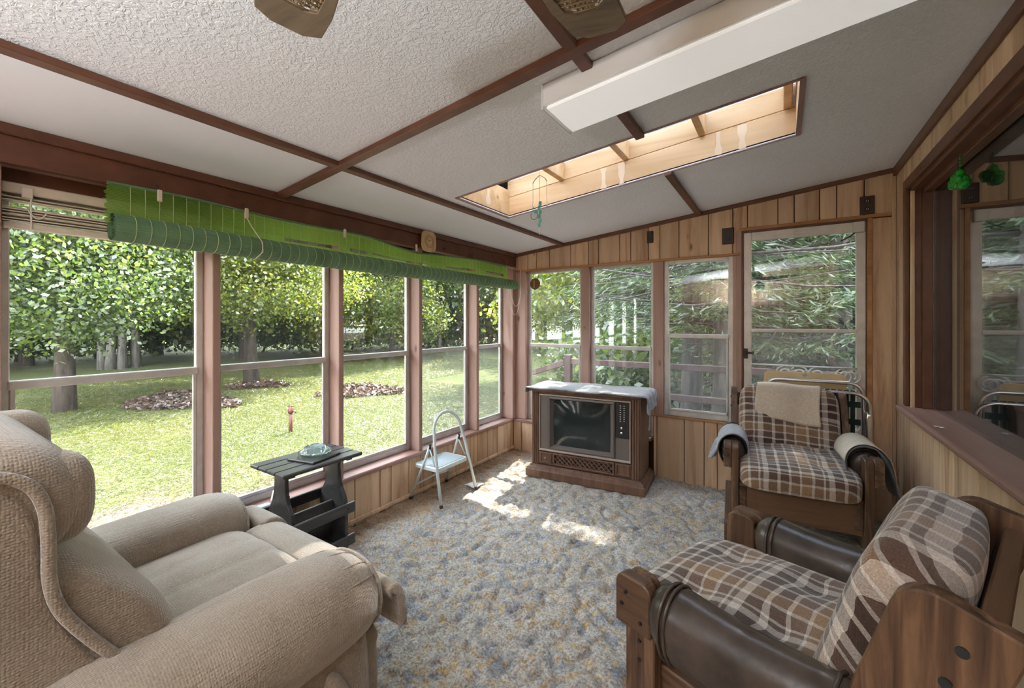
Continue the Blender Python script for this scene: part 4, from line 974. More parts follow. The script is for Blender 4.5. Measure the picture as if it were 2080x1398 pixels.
# grey cloths over its arms
def armcloth(s, y0, y1, l_in, l_out, point, name, mat, label, ex=0.0):
    def fn(u, v):
        y = y0 + (y1-y0)*u; t_ = -l_in + (l_in + l_out + 0.23)*v
        rr = 0.09 + 0.004*math.sin(u*12+v*5)
        cx, cz = s*0.335, 0.535
        if t_ < 0: x = cx - s*rr; z = cz + t_
        elif t_ < 0.23: a = PI*(1 - t_/0.23); x = cx + s*rr*math.cos(a)*1.0; z = cz + 0.105*math.sin(a)
        else:
            d = t_-0.23; x = cx + s*(rr + d*0.30 + 0.016*math.sin(u*10)); z = cz - d*(1 - point*(u if ex else (1-u)))
        y += 0.03*math.sin(v*7) + (0.05*(v-0.5) if point else 0)
        return (x, y, z)
    o = MB().sheet(fn, 22, 34, 0.006).build(name, mat, None, 0, True)
    return place(set_props(o, label, 'cloth'), CH1, CH1R)
armcloth(-1, 0.10, 0.40, 0.07, 0.13, 0.35, 'arm_cover', M['cloth'], 'blue-grey cloth folded over the chair arm nearest the television')
armcloth(1, 0.10, 0.44, 0.06, 0.23, 0.5, 'arm_cover', M['cloth_dark'], 'charcoal cloth with pale fringe over the chair arm nearest the right wall', 1)
def fr(u, v):
    y = 0.12 + 0.28*u; t_ = PI*(0.95 - 0.98*v); rr = 0.103
    return (0.335 + rr*math.cos(t_)*1.02 + (0.03*max(0, v-0.8)*5), y + 0.06*(v-0.5) + 0.02*math.sin(v*6), 0.537 + 0.116*math.sin(t_) - 0.10*max(0, v-0.85)*5*(0.7+0.3*math.sin(u*40)))
place(set_props(MB().sheet(fr, 40, 20, 0.003).build('fringed_scarf', M['cream'], None, 0, True), 'pale fringed scarf lying over the charcoal cloth on the chair arm', 'scarf'), CH1, CH1R)

# ---- folded lawn chair and cream board behind the first chair
lc = empty('folding_lawn_chair', (0.19, 3.705, 0), 0, 'folded lawn chair of polished tube and dark green webbing against the storm door', 'lawn chair')
def hoop(hw, zt, r, y, z0, rad=0.013):
    return [(-hw, y, z0), (-hw, y, zt-r)] + [(-hw+r-r*math.cos(a), y, zt-r+r*math.sin(a)) for a in [PI/2*k/6 for k in range(1, 7)]] + [(hw-r+r*math.sin(a), y, zt-r+r*math.cos(a)) for a in [PI/2*k/6 for k in range(0, 7)]] + [(hw, y, z0)]
MB().tube(hoop(0.285, 0.925, 0.08, 0.0, 0.02), 0.0125, 10).build('back_frame', M['chrome'], lc, 0, True)
MB().tube([(x+0.03, y, z) for x, y, z in hoop(0.285, 0.86, 0.09, -0.03, 0.02)], 0.0125, 10).build('seat_frame', M['chrome'], lc, 0, True)
for k in range(7):
    x = -0.21 + k*0.07
    wb_ = MB().box(x-0.030, x+0.030, -0.006, 0.006, 0.30, 0.875).build('web_strap', M['webbing'], lc)
    MB().box(x-0.004, x+0.004, -0.0085, 0.0085, 0.30, 0.876).build('stripe', M['webwhite'], wb_)
for k in range(4): MB().box(-0.27, 0.27, -0.0095, -0.006, 0.40+k*0.12, 0.44+k*0.12).build('cross_web', M['webbing'], lc)
for s in (-1, 1): MB().soft((s*0.30+0.01, -0.02, 0.62), (0.04, 0.05, 0.24), 0.4, 8).build('arm_pad', M['chrome'], lc, 0, True)
bd = empty('folded_tray', (0.14, 3.748, 0), 0, 'cream folding tray board with a small diamond mark behind the lawn chair', 'tray')
pl = [(-0.25, 0.45), (0.25, 0.45)] + arc(0.21, 0.94, 0.04, 0, 90, 5) + arc(-0.21, 0.94, 0.04, 90, 180, 5)
MB().prism(pl, -0.008, 0.008, 1).build('panel', M['board'], bd, 0.003)
MB().add([(0.005, -0.0087, 0.945), (0.028, -0.0087, 0.96), (0.012, -0.0087, 0.975), (-0.011, -0.0087, 0.96)], [(0, 1, 2, 3)]).build('diamond_mark', M['stepmat'], bd)
for s in (-1, 1): MB().tube([(s*0.18, 0.004, 0.012), (s*0.18, 0.004, 0.5)], 0.008, 8).build('leg', M['chrome'], bd, 0, True)

# ================================================================== THINGS ON WALLS AND CEILING
# ---- fluorescent fixture
fx = empty('fluorescent_fixture', (-0.14, 1.51, zc(-0.14)), 0, 'long white fluorescent ceiling fixture beside the skylight', 'ceiling light')
def cl(mb, ox=-0.14, oy=1.51, oz=zc(-0.14)):
    mb.v = [(x-ox, y-oy, z-oz) for x, y, z in mb.v]; return mb
FX0, FX1, FY0, FY1 = -0.755, 0.475, 1.385, 1.635
cl(MB().cbox(FX0, FX1, FY0, FY1, 0.001, 0.082)).build('housing', M['white'], fx, 0.004)
cl(MB().cbox(FX0+0.012, FX1-0.012, FY0+0.008, FY1-0.008, 0.082, 0.094)).build('diffuser', M['diffuser'], fx, 0.005)
for x in (FX0, FX1): cl(MB().cbox(x-0.004, x+0.004, FY0-0.002, FY1+0.002, 0.001, 0.096)).build('end_cap', M['white'], fx, 0.002)

# ---- ceiling fan: hub above the frame, two blade tips in view
HUB = (-0.35, 0.30)
fan = empty('ceiling_fan', (HUB[0], HUB[1], 2.0), 0, 'ceiling fan with oak and cane blades at the top of the picture', 'ceiling fan')
MB().lathe([(0, 0.285), (0.07, 0.285), (0.065, 0.25), (0.015, 0.23), (0.015, 0.12), (0.11, 0.10), (0.125, 0.05), (0.11, -0.01), (0.05, -0.03), (0, -0.03)], seg=28).build('motor', M['brass'], fan, 0, True, auto=0.6)
for k in range(5):
    a = math.radians(89 + 72*k if k != 1 else 160); Rz = Matrix.Rotation(a, 3, 'Z') @ Matrix.Rotation(math.radians(9), 3, 'X')
    ol = [(0.16, -0.05), (0.50, -0.072), (0.575, -0.068), (0.60, -0.035), (0.604, 0.03), (0.585, 0.062), (0.50, 0.072), (0.16, 0.05)]
    il = [(0.27, -0.032), (0.46, -0.046), (0.505, -0.043), (0.52, -0.02), (0.52, 0.02), (0.505, 0.043), (0.46, 0.046), (0.27, 0.032)]
    b = MB(); n = len(ol)
    for z in (-0.004, 0.004): b.v += [tuple(Rz @ Vector((x, y, z))) for x, y in ol + il]
    for i in range(n):
        j = (i+1) % n
        b.f += [(i, j, n+j, n+i), (2*n+j, 2*n+i, 3*n+i, 3*n+j), (j, i, 2*n+i, 2*n+j), (n+i, n+j, 3*n+j, 3*n+i)]
    bl = b.build('blade', M['fanwood'], fan, 0.0015)
    cn = MB()                                               # woven cane: honeycomb of thin strands
    for i in range(20):
        x = 0.265 + i*0.0132; hw = 0.031 + (0.015)*(x-0.27)/0.2 if x < 0.46 else 0.046
        if x < 0.52: cn.tube([Rz @ Vector((x, -hw if x < 0.5 else -0.03, 0.0)), Rz @ Vector((x, hw if x < 0.5 else 0.03, 0.0))], 0.0021, 5)
    for i in range(8):
        y = -0.042 + i*0.012; x0 = 0.27 if abs(y) < 0.033 else 0.40; x1 = 0.518 if abs(y) < 0.03 else 0.50
        cn.tube([Rz @ Vector((x0, y, 0.001)), Rz @ Vector((x1, y, 0.001))], 0.0021, 5)
    for i in range(-6, 24):
        for s in (-1, 1):
            p0, p1 = [], []
            xa = 0.27 + i*0.0132; seg = []
            for q in range(13):
                y = -0.045 + q*0.0075; x = xa + (q*0.0075 if s > 0 else 0.09 - q*0.0075)
                hw = 0.031 + 0.015*max(0, min(1, (x-0.27)/0.19))
                if 0.27 < x < 0.516 and abs(y) < hw and not (x > 0.505 and abs(y) > 0.03): seg.append(Rz @ Vector((x, y, 0.002)))
            if len(seg) > 2: cn.tube([seg[0], seg[-1]], 0.0019, 5)
    cn.build('cane_panel', M['cane'], bl, 0, True)
    MB().tube([Rz @ Vector((0.10, 0, 0.01)), Rz @ Vector((0.21, 0, -0.006))], 0.012, 8).build('bracket', M['brass'], fan, 0, True)
for k in range(4):                                          # opal globes of the fan's lamp kit, switched off
    a = math.radians(45 + 90*k); gx, gy = 0.12*math.cos(a), 0.12*math.sin(a)
    MB().soft((gx, gy, -0.11), (0.13, 0.13, 0.13), 1.0, 10).build('lamp_globe', M['globe'], fan, 0, True)
    MB().tube([(gx*0.3, gy*0.3, -0.02), (gx, gy, -0.05)], 0.012, 8).build('lamp_arm', M['brass'], fan, 0, True)

# ---- added fill light, shaped as an unseen torchiere, brightens the room off the ceiling
tl_ = empty('fill_lamp', (-0.72, -1.15, 0), 0, 'added torchiere fill light, unseen behind the viewer', 'fill light')
MB().lathe([(0, 0.0), (0.14, 0.0), (0.14, 0.015), (0.03, 0.035), (0, 0.035)], seg=28).build('base', M['brass'], tl_, 0, True, auto=0.6)
MB().tube([(0, 0, 0.02), (0, 0, 1.46)], 0.012, 10).build('pole', M['brass'], tl_, 0, True)
MB().lathe([(0.012, 1.43), (0.06, 1.45), (0.13, 1.50), (0.18, 1.56), (0.176, 1.562), (0.125, 1.508), (0.05, 1.462), (0.0, 1.46)], seg=28).build('bowl', M['black'], tl_, 0, True)
ld = bpy.data.lights.new('fill_light', 'AREA'); ld.shape = 'DISK'; ld.size = 0.22; ld.energy = FILL_W; ld.color = (0.90, 0.95, 1.0)
lo = bpy.data.objects.new('fill_light', ld); COL.objects.link(lo); lo.parent = tl_; lo.location = (0, 0, 1.525); lo.rotation_euler = (PI, 0, 0)

# ---- green bamboo roll-up blind along the left beam
gb = empty('bamboo_blind', (0, 0, 0), 0, 'long green bamboo roll-up blind hung along the left beam', 'blind')
BX_, BY0, BY1 = XL+0.075, 0.548, 3.555
def ztop(y):
    z = 1.921 - 0.004*(y-BY0)
    return z - 0.036*math.exp(-((y-2.25)/0.30)**2) - 0.018*math.exp(-((y-2.75)/0.25)**2) - 0.006*math.sin(y*6)
rollz = lambda y: 1.741 - 0.008*math.sin((y-0.55)/3.1*PI) - 0.010*(y-0.55)/3.1
sh = MB(); rows = 26; nseg = 40; rr = random.Random(5)
gaps = [(1.28, 1.62, 8, 11), (1.70, 1.84, 8, 11), (1.88, 2.40, 9, 11), (2.58, 3.02, 9, 12), (3.18, 3.48, 9, 13)]
for k in range(rows):
    segs = [(BY0 - rr.uniform(0, 0.012), BY1 + rr.uniform(0, 0.010))]
    for a, b, r0, r1 in gaps:
        if r0 <= k < r1:
            segs = [q for s in segs for q in (((s[0], max(s[0], a)), (min(s[1], b), s[1])) if s[0] < a and s[1] > b else (s,))]
    t0_, t1_ = k/rows, (k+0.90)/rows
    for a, b in segs:
        n = max(2, int((b-a)/0.08))
        def fn(u, v, a=a, b=b):
            y = a + (b-a)*u; zb = rollz(y) + 0.02; zt_ = ztop(y); z = zb + (zt_-zb)*(t0_ + (t1_-t0_)*v)
            return (BX_ + 0.004*math.sin(y*5) + 0.0018*math.sin(v*PI), y, z)
        sh.grid(fn, n, 2)
sh.build('hanging_slats', M['bamboo'], gb, 0, True)
sh = MB()
def tp(u, v): y = BY0 + (BY1-BY0)*u; return (BX_ + 0.004*math.cos(v*2*PI), y, ztop(y) + 0.006*math.sin(v*2*PI) + 0.005)
sh.grid(tp, 60, 8).build('top_lath', M['bambooroll'], gb, 0, True)
# the roll: fine ribs all round, spiral ends
rl = MB(); N = 72; rings = []
for i in range(49):
    y = 0.556 + (3.645-0.556)*i/48; R_ = 0.058 - 0.010*(i/48); zc_ = rollz(y)
    rings.append([(BX_+0.025 + math.cos(2*PI*k/N)*(R_ + (0.0018 if k % 2 else 0)), y, zc_ + math.sin(2*PI*k/N)*(R_*0.94 + (0.0018 if k % 2 else 0))) for k in range(N)])
rl.loft(rings, cap=False).build('roll', M['bambooroll'], gb, 0, False)
sp_ = MB(); sp_.grid(lambda u, v: (BX_+0.025 + math.cos(u*2*PI*3)*(0.056-0.045*u), 0.556 + 0.10*v, rollz(0.55) + math.sin(u*2*PI*3)*(0.053-0.042*u)), 60, 2)
sp_.grid(lambda u, v: (BX_+0.025 + math.cos(u*2*PI*3)*(0.046-0.038*u), 3.645 - 0.10*v, rollz(3.64) + math.sin(u*2*PI*3)*(0.044-0.036*u)), 60, 2)
sp_.build('roll_end', M['bambooroll'], gb, 0, True)
for k in range(60):
    y = 0.62 + k*0.0500; Rr = 0.0605 - 0.010*((y-0.556)/3.09)
    pts = [(BX_+0.006, y, ztop(y)), (BX_+0.008, y, (ztop(y)+rollz(y))/2 + 0.02)] + [(BX_+0.025 + math.cos(a)*Rr, y, rollz(y) + math.sin(a)*Rr*0.95) for a in [math.radians(110 - 20*q) for q in range(14)]]
    MB().tube(pts, 0.0013, 4).build('binding_string', M['bstring'], gb, 0, True)
for y in (0.72, 1.08, 1.66, 2.28, 2.62, 2.98, 3.33, 3.50):
    hk = MB().tube([(XL+0.037, y, 1.965), (XL+0.062, y, 1.96), (XL+0.068, y, 1.945), (XL+0.07, y, 1.925)], 0.002, 5).build('hook', M['bolt'], gb)
    if y < 2.5: MB().box(XL+0.078, XL+0.088, y-0.009+0.0, y+0.009, 1.885, 1.938).build('pulley', M['cream'], hk, 0.003)
MB().tube([(XL+0.085, 1.08, 1.888), (XL+0.088, 1.10, 1.85), (XL+0.16, 1.12, 1.76), (XL+0.165, 1.12, 1.71), (XL+0.13, 1.10, 1.675)], 0.0025, 6).build('lift_cord', M['string'], gb, 0, True)
MB().tube([(XL+0.08, 3.52, 1.915), (XL+0.06, 3.64, 1.905), (XL+0.10, YF-0.02, 1.90)], 0.002, 6).build('lift_cord', M['string'], gb, 0, True)
def catenary(a, b, sag, n=16): return [(a[0]+(b[0]-a[0])*t, a[1]+(b[1]-a[1])*t, a[2]+(b[2]-a[2])*t - sag*4*t*(1-t)) for t in [i/n for i in range(n+1)]]
MB().tube([(XL+0.10, YF-0.02, 1.90), (XL+0.10, YF-0.02, 1.62)] + catenary((XL+0.10, YF-0.022, 1.60), (XL+0.065, 3.58, 1.685), 0.22), 0.0024, 6).build('pull_cord', M['string'], gb, 0, True)
MB().tube([(XL+0.105, YF-0.02, 1.90), (XL+0.105, YF-0.022, 1.66)] + catenary((XL+0.105, YF-0.022, 1.64), (XL+0.07, 3.61, 1.685), 0.15), 0.0024, 6).build('pull_cord', M['string'], gb, 0, True)

# ---- raised cream blind in the first window
cbl = empty('cream_blind', (0, 0, 0), 0, 'raised cream slatted blind bunched at the top of the far left window', 'blind')
CX = XL - 0.085
MB().box(CX-0.02, CX+0.025, 0.285, 0.955, 1.845, 1.885).build('head_rail', M['cream'], cbl, 0.004)
for k in range(9):
    z = 1.738 + k*0.0085 + (0.018 if k > 6 else 0)
    MB().obox((CX+0.004*(k % 2), 0.62, z+0.003), (0.05, 0.665, 0.004), rotm('Y', 6-(k % 3)*5) @ rotm('X', (k % 2)*0.35)).build('slat', M['cream'], cbl)
MB().box(CX-0.022, CX+0.024, 0.29, 0.95, 1.712, 1.734).build('bottom_rail', M['cream'], cbl, 0.004)
for y in (0.36, 0.85):
    MB().tube([(CX+0.028, y, 1.86), (CX+0.03, y, 1.71)], 0.003, 6).build('ladder_cord', M['string'], cbl)
    MB().tube(catenary((CX+0.03, y-0.01, 1.79), (CX+0.03, y+0.04, 1.78), 0.03), 0.0025, 6).build('loose_cord', M['string'], cbl)
MB().box(CX+0.026, CX+0.034, 0.335, 0.365, 1.83, 1.872).build('rail_clip', M['cream'], cbl, 0.002)

# ---- outlet plates, plaque, disc, chime, sun catcher
for x, z, w_, h_, lab in ((-0.971, 2.099, 0.055, 0.105, 'small dark brown outlet plate above the window behind the television'), (-0.357, 2.04, 0.085, 0.13, 'dark brown outlet plate on the planks left of the door head'), (0.503, 2.158, 0.08, 0.125, 'dark brown outlet plate above the right corner of the storm door')):
    op = empty('outlet_plate', (x, YF, z), 0, lab, 'outlet', 'dark outlet plates on the far wall')
    MB().box(-w_/2, w_/2, -0.012, 0.0, -h_/2, h_/2).build('cover', M['plate'], op, 0.003)
    for dz in (-0.028, 0.028):
        s_ = MB().box(-0.014, 0.014, -0.014, -0.011, dz-0.013, dz+0.013).build('socket', M['black'], op, 0.002)
        for dx in (-0.005, 0.005): MB().box(dx-0.001, dx+0.001, -0.0146, -0.0135, dz-0.005, dz+0.005).build('slot', M['cream'] if x > 0 else M['plate'], s_)
pq = empty('wall_plaque', (XL+0.058, 2.43, 1.985), 0, 'pale wooden rounded-square clock plaque on the left beam above the blind', 'plaque')
ol = [(0.080*math.copysign(abs(math.cos(a))**0.55, math.cos(a)), 0.082*math.copysign(abs(math.sin(a))**0.55, math.sin(a))) for a in [2*PI*k/32 for k in range(32)]]
MB().prism(ol, 0.0, 0.014, 0).build('body', M['plaque'], pq, 0.003)
for r_ in (0.048, 0.036): MB().tube([(0.0145, r_*math.cos(2*PI*k/28), r_*math.sin(2*PI*k/28)) for k in range(28)], 0.0018, 5, closed=True).build('ring', M['plaque_line'], pq)
MB().tube([(0.0148, -0.004, 0.004), (0.0148, 0.018, 0.012)], 0.002, 5).tube([(0.0148, -0.004, 0.004), (0.0148, -0.02, 0.02)], 0.002, 5).build('hands', M['plaque_line'], pq)
MB().tube([(0.006, -0.03, 0.078), (0.004, -0.03, 0.10)], 0.002, 5).build('hanger', M['string'], pq)
dk = empty('hanging_disc', (-2.135, YF-0.01, 1.742), 0, 'small brown disc hanging in the far left corner window', 'ornament')
MB().tube([(0, -0.004, 0), (0, 0.004, 0)], 0.058, 28).build('disc', M['disc'], dk)
MB().box(-0.012, -0.007, -0.006, 0.0, -0.04, 0.035).build('slit', M['string'], dk); MB().tube([(0, 0, 0.055), (0, 0.012, 0.14)], 0.0012, 5).build('thread', M['string'], dk)
wc = empty('wind_chime', (-1.14, 2.062, 2.24), 0, 'small teal wind chime hanging from the skylight edge', 'wind chime')
MB().tube([(0, 0, 0.0), (0, 0, -0.07)], 0.0012, 5).build('thread', M['string'], wc)
MB().tube([(-0.045, 0, -0.105), (-0.03, 0, -0.085), (0, 0, -0.065), (0.03, 0, -0.085), (0.045, 0, -0.105)], 0.003, 6).build('hanger', M['cream'], wc, 0, True)
MB().tube([(0, 0, -0.065), (0.0, 0, -0.21)], 0.0015, 5).build('thread', M['string'], wc)
for k in range(6): MB().soft((0.003*(-1)**k, 0, -0.225 - k*0.024), (0.018, 0.007, 0.027), 0.6, 5).build('shell_link', M['teal'], wc, 0, True)
MB().tube([(0, 0, -0.36), (0, 0, -0.40)], 0.004, 6).build('clapper', M['cream'], wc, 0, True)
for x, l_ in ((-0.043, 0.12), (0.045, 0.13)):
    MB().tube([(x, 0, -0.105), (x, 0, -0.105-l_)], 0.0014, 5).build('thread', M['string'], wc); MB().tube([(x, 0, -0.105-l_), (x, 0, -0.125-l_)], 0.0035, 6).build('rod', M['chrome'], wc, 0, True)
MB().tube([(-0.035+0.022*math.cos(a), 0, -0.285+0.026*math.sin(a)) for a in [2*PI*k/20 for k in range(20)]], 0.0014, 5, closed=True).build('wire_ring', M['bolt'], wc)
MB().soft((-0.026, 0, -0.265), (0.022, 0.01, 0.026), 1.0, 6).build('bead', M['teal'], wc, 0, True)
sc_ = empty('sun_catcher', (0.70, 2.765, 2.02), 0, 'green glass sun catcher hanging at the top of the right window', 'ornament')
rr = random.Random(9)
for k in range(20):
    a, b = rr.uniform(-1, 1), rr.uniform(-1, 1)
    MB().soft((0.014*rr.uniform(-1, 1), -0.075*a, 0.018*a*-1 + 0.030*b - 0.005), (0.03, 0.055, 0.038), 0.9, 6).build('glass_berry', M['greenglass'], sc_, 0, True)
MB().tube([(0.0, 0.0, 0.03), (0.0, 0.004, 0.075), (0.0, -0.01, 0.12)], 0.002, 5).build('wire', M['bolt'], sc_); MB().tube([(0, 0.02, 0.03), (0, 0.025, 0.08), (0, -0.01, 0.12)], 0.0015, 5).build('wire', M['bolt'], sc_)
for k in range(4): MB().soft((0, -0.005, 0.04 + k*0.016), (0.008, 0.012, 0.012), 1.0, 4).build('bead', M['greenglass'], sc_, 0, True)
MB().soft((0, -0.005, -0.05), (0.01, 0.012, 0.02), 1.0, 5).build('drop', M['glassware'], sc_, 0, True)
o = MB().sheet(lambda u, v: (0.02*(u-0.5), 0.05*(v-0.5), 0.004+0.003*math.sin(v*6)), 3, 6, 0.001).build('paint_chip', M['paper'], None, 0, True); o.location = (XR-0.01, 2.82, WZ0); o.rotation_euler = (0, 0, 0.3)
set_props(o, 'white scrap lying on the right window sill', 'paper')

# ================================================================== OUTDOORS
rng = np.random.default_rng(4)
def ground_z(x, y):
    r_ = math.hypot(x, y); return GZ + 0.012*max(0.0, r_-14.0) + 0.05*math.sin(x*0.35)*math.cos(y*0.4)
g = MB()
def gfn(u, v):
    # finer near the porch
    x = -2.62 - 75*u**1.7; y = -25 + 95*v; return (x, y, ground_z(x, y))
g.grid(gfn, 90, 130)
g.grid(lambda u, v: (-2.62 + 42*u, YF+0.16 + 66*v**1.3, ground_z(-2.62+42*u, YF+0.16+66*v**1.3)), 40, 50)
g.grid(lambda u, v: (-2.62 + 42*u, YN-0.2 - 30*v, ground_z(-2.62+42*u, YN-0.2-30*v)), 20, 20)
set_props(g.build('ground', M['lawn'], None, 0, True), 'sunny lawn with bare soil beside the porch', 'lawn', kind='structure')

def fast_mesh(name, V, F, mat, parent=None, kind='stuff'):
    me = bpy.data.meshes.new(name); nv, nf, k = len(V), len(F), F.shape[1]
    me.vertices.add(nv); me.vertices.foreach_set('co', V.astype(np.float32).ravel())
    me.loops.add(nf*k); me.loops.foreach_set('vertex_index', F.astype(np.int32).ravel())
    me.polygons.add(nf); me.polygons.foreach_set('loop_start', np.arange(nf, dtype=np.int32)*k)
    me.update(calc_edges=True); me.validate(); me.materials.append(mat)
    o = bpy.data.objects.new(name, me); COL.objects.link(o)
    if parent is not None: o.parent = parent
    if kind: o['kind'] = kind
    return o
# grass blades near the windows
def gz_np(x, y):
    r_ = np.hypot(x, y); return GZ + 0.012*np.maximum(0, r_-14.0) + 0.05*np.sin(x*0.35)*np.cos(y*0.4)
def blades(n, x0, x1, y0, y1, h, keep):
    x = rng.uniform(x0, x1, n); y = rng.uniform(y0, y1, n); k = keep(x, y); x, y = x[k], y[k]; n = len(x)
    a = rng.uniform(0, 2*PI, n); hh = h*rng.uniform(0.5, 1.3, n); wd_ = 0.0055*rng.uniform(0.7, 1.8, n)*(h/0.05); z = gz_np(x, y)
    lx, ly = rng.normal(0, 1.5, n)*hh, rng.normal(0, 1.5, n)*hh; hh = hh*0.7
    V = np.stack([np.stack([x-np.cos(a)*wd_, y-np.sin(a)*wd_, z], 1), np.stack([x+np.cos(a)*wd_, y+np.sin(a)*wd_, z], 1), np.stack([x+lx, y+ly, z+hh], 1)], 1).reshape(-1, 3)
    return V, np.arange(3*n).reshape(n, 3)
def bare_np(x, y): return (x + 6.2 - 0.40*y + 0.25*np.sin(y*1.7) + 0.2*np.sin(y*4.1+1)) * 1.1
V1, F1 = blades(320000, -9.5, -2.7, -1.0, 9.5, 0.032, lambda x, y: rng.uniform(0, 1, len(x)) > np.clip(bare_np(x, y)+0.25, 0.0, 0.97))
V2, F2 = blades(150000, -19, -9.5, -3.0, 16, 0.055, lambda x, y: np.ones(len(x), bool))
V = np.concatenate([V1, V2]); F = np.concatenate([F1, F2 + len(V1)])
set_props(fast_mesh('grass', V, F, M['grass']), 'short green grass of the lawn outside the left windows', 'grass', kind='stuff')
# beds of dry leaves
def litter(name, cx, cy, rx, ry, n, label):
    a = rng.uniform(0, 2*PI, n); r_ = np.sqrt(rng.uniform(0, 1, n)) * (1 + 0.25*np.sin(a*3)); x = cx + rx*r_*np.cos(a); y = cy + ry*r_*np.sin(a); z = gz_np(x, y) + rng.uniform(0.02, 0.10, n)
    return leaf_quads(np.stack([x, y, z], 1), 0.055, name, M['litter'], label, flat=0.5)
def quads(P, size, flat=0.0, droop=None, aspect=0.6, jit=0.35):
    n = len(P); d = rng.normal(0, 1, (n, 3)); d[:, 2] *= (1-flat)
    if droop is not None: d = droop + rng.normal(0, jit, (n, 3))
    d /= np.linalg.norm(d, axis=1, keepdims=True) + 1e-9
    e = rng.normal(0, 1, (n, 3)); 
    if flat: e[:, 2] *= (1-flat)
    e -= d*np.sum(d*e, axis=1, keepdims=True); e /= np.linalg.norm(e, axis=1, keepdims=True) + 1e-9
    s = (size*rng.uniform(0.6, 1.35, n))[:, None]
    V = np.stack([P - d*s, P + e*s*aspect, P + d*s, P - e*s*aspect], 1).reshape(-1, 3)
    return V, np.arange(4*n).reshape(n, 4)
def leaf_quads(P, size, name, mat, label, flat=0.0):
    V, F = quads(P, size, flat); return set_props(fast_mesh(name, V, F, mat), label, 'leaf litter', kind='stuff')
litter('leaf_litter', -11.6, 4.0, 1.5, 0.8, 3000, 'bed of brown fallen leaves by the nearest lawn tree')
litter('leaf_litter', -9.3, 7.2, 1.2, 1.0, 1600, 'patchy brown leaf litter on the lawn outside the middle windows')
litter('leaf_litter', -12.9, 6.3, 0.8, 0.7, 900, 'ring of dry leaves around the second lawn tree')

# ---- trees
def trunk_mesh(h, r, limbs, seed, lean=0.0, sub=True):
    q = random.Random(seed); m = MB()
    pts = []; rad = []; x = y = 0.0
    for i in range(9):
        t_ = i/8; x += q.uniform(-0.05, 0.05) + lean*0.1; y += q.uniform(-0.05, 0.05)
        pts.append((x, y, h*t_ - 0.15)); rad.append(r*(1.35 if i == 0 else 1.08 if i == 1 else 1 - 0.72*t_))
    m.tube(pts, rad, 10)
    for k in range(limbs):
        t_ = q.uniform(0.28, 0.85); i = int(t_*8); p = Vector(pts[i]); a = 2*PI*(k/limbs) + q.uniform(-0.4, 0.4); L = h*q.uniform(0.28, 0.45)
        d = Vector((math.cos(a), math.sin(a), q.uniform(0.5, 1.1))).normalized(); pp = [p]; 
        for s in range(4):
            d = (d + Vector((q.uniform(-.25, .25), q.uniform(-.25, .25), q.uniform(-.05, .2)))).normalized(); pp.append(pp[-1] + d*L/4)
        r0 = rad[i]*0.55; m.tube(pp, [r0, r0*0.8, r0*0.6, r0*0.4, r0*0.15], 7)
        if sub:
            for s in (1, 2, 3):
                a2 = q.uniform(0, 2*PI); d2 = Vector((math.cos(a2), math.sin(a2), q.uniform(0, 0.7))).normalized()
                m.tube([pp[s], pp[s] + d2*L*0.18, pp[s] + d2*L*0.33 + Vector((0, 0, 0.05))], [r0*0.35, r0*0.25, r0*0.08], 5)
    return m
def crown_points(blobs, nclust, per, spread, seed):
    q = np.random.default_rng(seed); out = []
    vol = np.array([b[3]*b[4]*b[5] for b in blobs]); vol = vol/vol.sum()
    for b, f_ in zip(blobs, vol):
        n = max(3, int(nclust*f_)); d = q.normal(0, 1, (n, 3)); d /= np.linalg.norm(d, axis=1, keepdims=True); rr_ = q.uniform(0.25, 1, n)**0.45
        C = np.array(b[:3]) + d*rr_[:, None]*np.array(b[3:6])
        out.append((C[:, None, :] + q.normal(0, spread, (n, per, 3))*np.array([1, 1, 0.7])).reshape(-1, 3))
    return np.concatenate(out)
PROTO = {}
def deciduous_proto(key, h, r, blobs, nclust, per, leaf, spread, mat, barkm, seed, limbs=7):
    tm = trunk_mesh(h, r, limbs, seed).build('trunk', M[barkm], None, 0, True)
    P = crown_points(blobs, nclust, per, spread, seed); V, F = quads(P, leaf)
    fo = fast_mesh('foliage', V, F, M[mat]); PROTO[key] = [tm, fo, False]
